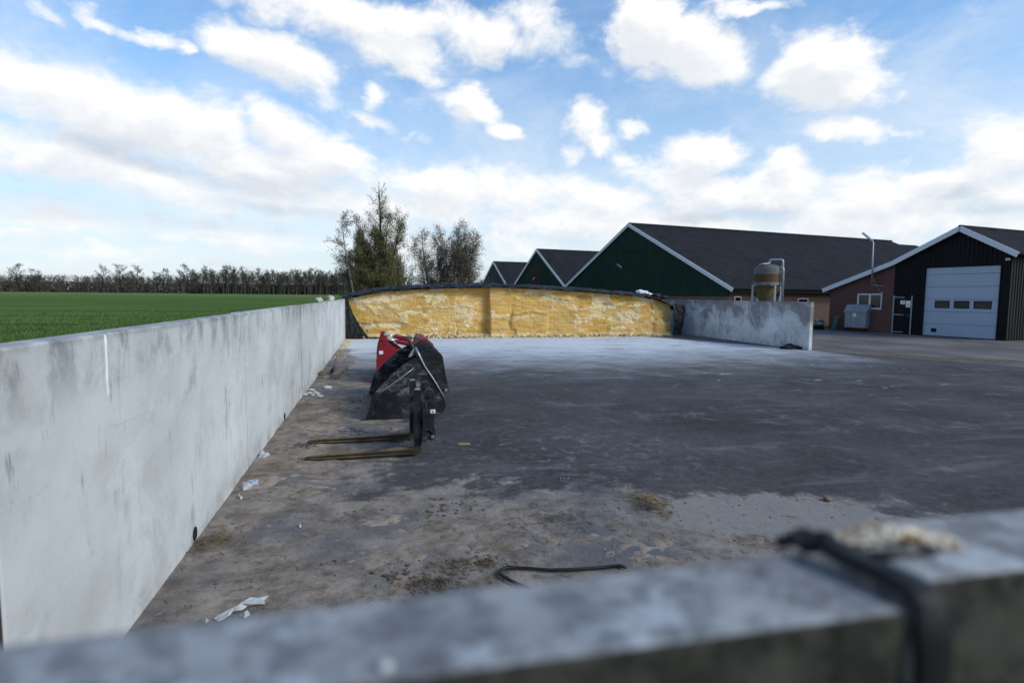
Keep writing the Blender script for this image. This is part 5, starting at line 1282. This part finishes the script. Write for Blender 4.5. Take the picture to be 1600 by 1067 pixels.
# bent rod / strap
pts = [atz(x, y, .022) for x, y in ((978, 886), (968, 883), (940, 886), (900, 889), (860, 890), (820, 887), (792, 886), (784, 889), (780, 894), (786, 900), (800, 908), (822, 917), (850, 926))]
b = MB(); b.tube(pts, .0125, 8); tag(b.build('bent_rod', simple('black rubber rod', (.012, .011, .011), .55, dirt=((.07, .055, .04), .58)), smooth=True), 'bent black rubber rod lying on the dirt near the foreground wall', 'rod')
# scraps of plastic and paper
def scrap(pix, lab, name='plastic_scrap', z=.012, seed=1, mat='scrapwhite', up_=.03):
    r2 = random.Random(seed); P_ = [atz(x, y) for x, y in pix]; c = sum(P_)/len(P_); b = MB(); n = len(P_)
    ring1 = [(p[0], p[1], z*r2.uniform(.4, 1.0)) for p in P_]; ring2 = [tuple(c*(1-.55)+p*.55)[:2]+(z+up_*r2.random(),) for p in P_]
    vs = ring1+ring2+[(c[0], c[1], z+up_*r2.random())]; fs = [(i, (i+1) % n, n+(i+1) % n, n+i) for i in range(n)]+[(n+i, n+(i+1) % n, 2*n) for i in range(n)]
    b.add(vs, fs); o = b.build(name, M[mat]); s_ = o.modifiers.new('thickness', 'SOLIDIFY'); s_.thickness = .004
    return tag(o, lab, 'scrap', 'white scraps on the clamp floor')
M['scrapwhite'] = simple('dirty white plastic', (.40, .41, .415), .55, var=.4, sc=20)
M['scrapblue'] = simple('pale blue plastic', (.32, .37, .43), .5, var=.3)
scrap([(334, 968), (341, 963), (352, 964), (358, 957), (366, 952), (380, 943), (393, 941), (404, 935), (420, 932), (413, 939), (414, 945), (400, 946), (386, 949), (378, 955), (364, 957), (360, 963), (349, 969), (340, 972)], 'long torn white plastic scrap at the left near the foreground wall', seed=2, up_=.035)
scrap([(314, 972), (320, 968), (327, 970), (322, 976)], 'tiny white scrap left of the long torn one', seed=3)
scrap([(374, 962), (384, 959), (391, 962), (382, 967)], 'small white scrap just under the long torn one', seed=4)
scrap([(375, 762), (382, 756), (396, 758), (390, 766), (380, 768)], 'white folded scrap beside the left wall with a bluish one behind', seed=5, up_=.05)
scrap([(382, 756), (390, 751), (405, 752), (404, 757), (394, 759)], 'bluish plastic scrap touching the left wall beyond the white folded one', seed=6, mat='scrapblue', up_=.03)
scrap([(369, 776), (374, 774), (380, 778), (376, 781)], 'tiny white scrap near the bluish one', seed=7)
scrap([(402, 718), (408, 711), (419, 709), (423, 712), (412, 718)], 'white stone-like scrap against the left wall by the panel joint', seed=8, up_=.06)
scrap([(466, 823), (469, 821), (471, 824), (468, 826)], 'tiny white fleck in the middle of the dirt', seed=9)
for i, (x, y) in enumerate(((476, 618), (483, 616), (489, 619), (495, 617), (511, 607), (487, 611), (500, 621), (492, 614))):
    d_ = atz(x, y); b = MB(); b.lump((d_[0], d_[1], .025), rng.uniform(.04, .085), rng, 1, .5)
    tag(b.build('rubble_piece', simple('pale rubble', (.46, .46, .45), .8) if i == 0 else bpy.data.materials['pale rubble']), 'pale broken concrete piece in the row beside the left wall', 'rubble', 'pale rubble pieces by the left wall')

# dirt: a real skin with clods and tyre prints
def dirtpatch(x0, x1, y0, y1, res, maskfn, hfn, label):
    nx, ny = int((x1-x0)/res)+1, int((y1-y0)/res)+1; X, Y = np.meshgrid(np.linspace(x0, x1, nx), np.linspace(y0, y1, ny)); Z = hfn(X, Y)*1.0 + maskfn(X, Y)
    F = grid_faces(nx, ny); zf = Z.ravel()[F].max(1); F = F[zf > -.002]; used_ = np.unique(F); re = np.full(nx*ny, -1); re[used_] = np.arange(len(used_))
    Vv = np.stack([X, Y, Z], -1).reshape(-1, 3)[used_]
    tag(np_mesh('dirt', Vv, re[F], M['dirt']), label, 'dirt', kind='stuff')
def hA(X, Y):
    rid = .5+.5*np.sin((Y*1.0+X*.55)*2*PI/.16+4*fbm(X*2, Y*2, 5)); trk = np.exp(-((X+.62+.05*np.sin(Y))/.26)**2)
    return .034*trk*rid*(fbm(X*3, Y*3, 8)) + .055*(fbm(X*2.2, Y*1.6, 2, 5, .6)-.5) + .022*(fbm(X*11, Y*11, 4)-.5)
dirtpatch(-1.43, .1, 4.9, 13.5, .03, lambda X, Y: .030*sst(X, -.05, -1.0)*sst(Y, 13.2, 9.5)*sst(Y, 5.2, 6.3) - .022, hA, 'dry brown dirt with tyre prints heaped along the foot of the left wall')
def hB(X, Y): return .060*(fbm(X*1.5+7, Y*2.6, 12, 5, .62)-.5) + .020*(fbm(X*13, Y*13, 14)-.5)
dirtpatch(-1.43, 4.6, 2.6, 6.0, .03, lambda X, Y: .012*sst(X, 4.4, 2.5)*sst(Y, 5.8, 4.6) - .0215, hB, 'thin brown dirt spread over the floor in front of the foreground wall')
# clods, straw and hay
b = MB()
for i in range(700):
    x = rng.gauss(-.7, .45) if i < 350 else rng.uniform(-1.4, 4.2); y = rng.uniform(5, 13) if i < 350 else rng.uniform(2.7, 5.6)
    if x < -1.40: continue
    b.lump((x, y, .003), rng.uniform(.003, .009)*(1.8 if rng.random() < .05 else 1), rng, 1, .5)
for cx_, cy_, n, s_ in ((-.75, 9.9, 120, .10), (-.55, 10.6, 90, .12), (-.35, 8.3, 60, .15), (-.88, 6.94, 40, .05), (-.93, 7.62, 40, .05), (.1, 3.9, 30, .08), (.55, 5.1, 40, .12)):
    for i in range(n):
        b.lump((max(-1.4, cx_+rng.gauss(0, s_*1.4)), cy_+rng.gauss(0, s_), .004), rng.uniform(.004, .020), rng, 1, .55)
tag(b.build('dirt_clods', simple('dark dirt clods', (.075, .062, .050), .95, var=.5, bump=.4)), 'dark dirt clods and crumbs scattered over the floor', 'dirt', kind='stuff')
strawcol = leafm('straw and hay', ((.22, .145, .070), (.31, .22, .115), (.14, .10, .05)), 6.0)
def hay(name, lab, cx_, cy_, n, sx_, sy_, hh, ln=.09, mat=None, kind='thing'):
    b = MB()
    for i in range(n):
        x, y = rng.gauss(cx_, sx_), rng.gauss(cy_, sy_); z = .006+hh*rng.random()*math.exp(-((x-cx_)/sx_)**2-((y-cy_)/sy_)**2); a = rng.uniform(0, PI); l = ln*rng.uniform(.3, 1); t = rng.uniform(-.35, .35); w = rng.uniform(.0012, .003)
        dx_, dy_ = math.cos(a)*l/2, math.sin(a)*l/2; px_, py_ = -math.sin(a)*w, math.cos(a)*w; dz_ = t*l/2
        mid = (x+px_*rng.uniform(-6, 6), y+py_*rng.uniform(-6, 6), z+.3*abs(dz_))
        b.tube([(x-dx_, y-dy_, max(.003, z-dz_)), mid, (x+dx_, y+dy_, max(.003, z+dz_))], w, 3, caps=False)
    o = b.build(name, mat or strawcol)
    return tag(o, lab, 'hay' if kind == 'thing' else 'straw', kind=None if kind == 'thing' else kind)
hay('hay_clump', 'loose tuft of yellow hay on the dirt right of the middle', 2.49, 4.80, 260, .07, .16, .07)
hay('hay_clump', 'dark tuft of rotten hay nearest the foreground wall', .32, 3.72, 200, .11, .07, .04, .06, leafm('rotten hay', ((.095, .068, .045), (.15, .108, .066), (.060, .046, .034)), 6))
hay('hay_clump', 'flat streak of rotten hay beyond the nearest tuft', .62, 3.95, 180, .16, .07, .03, .07, bpy.data.materials['rotten hay'])
hay('hay_clump', 'dull tuft of hay by the nearer drain hole of the left wall', -1.28, 4.72, 170, .09, .12, .05, .08, leafm('greenish hay', ((.115, .085, .048), (.17, .125, .07), (.08, .062, .036)), 6))
hay('hay_clump', 'flat dark hay wisps on the dirt left of the yellow tuft', 1.45, 4.55, 160, .28, .16, .02, .08, bpy.data.materials['rotten hay'])
hay('straw', 'single straw stalks scattered over the near dirt', 1.0, 4.0, 260, 1.3, .75, .0, .10, None, 'stuff')
hay('straw', 'straw stalks blown along the foot of the left wall', -1.05, 7.2, 120, .18, 1.6, .0, .16, None, 'stuff')
b = MB()
for i in range(1400):
    t = rng.random(); x = 16.6+3.2*t+rng.gauss(0, .35); y = 16.6-2.9*t+rng.gauss(0, .28)
    b.lump((x, y, .004), rng.uniform(.008, .035), rng, 1, .25)
tag(b.build('straw', simple('chopped straw', (.17, .125, .06), .9, var=.5)), 'yellow chopped straw strewn along the edge of the yard', 'straw', kind='stuff')
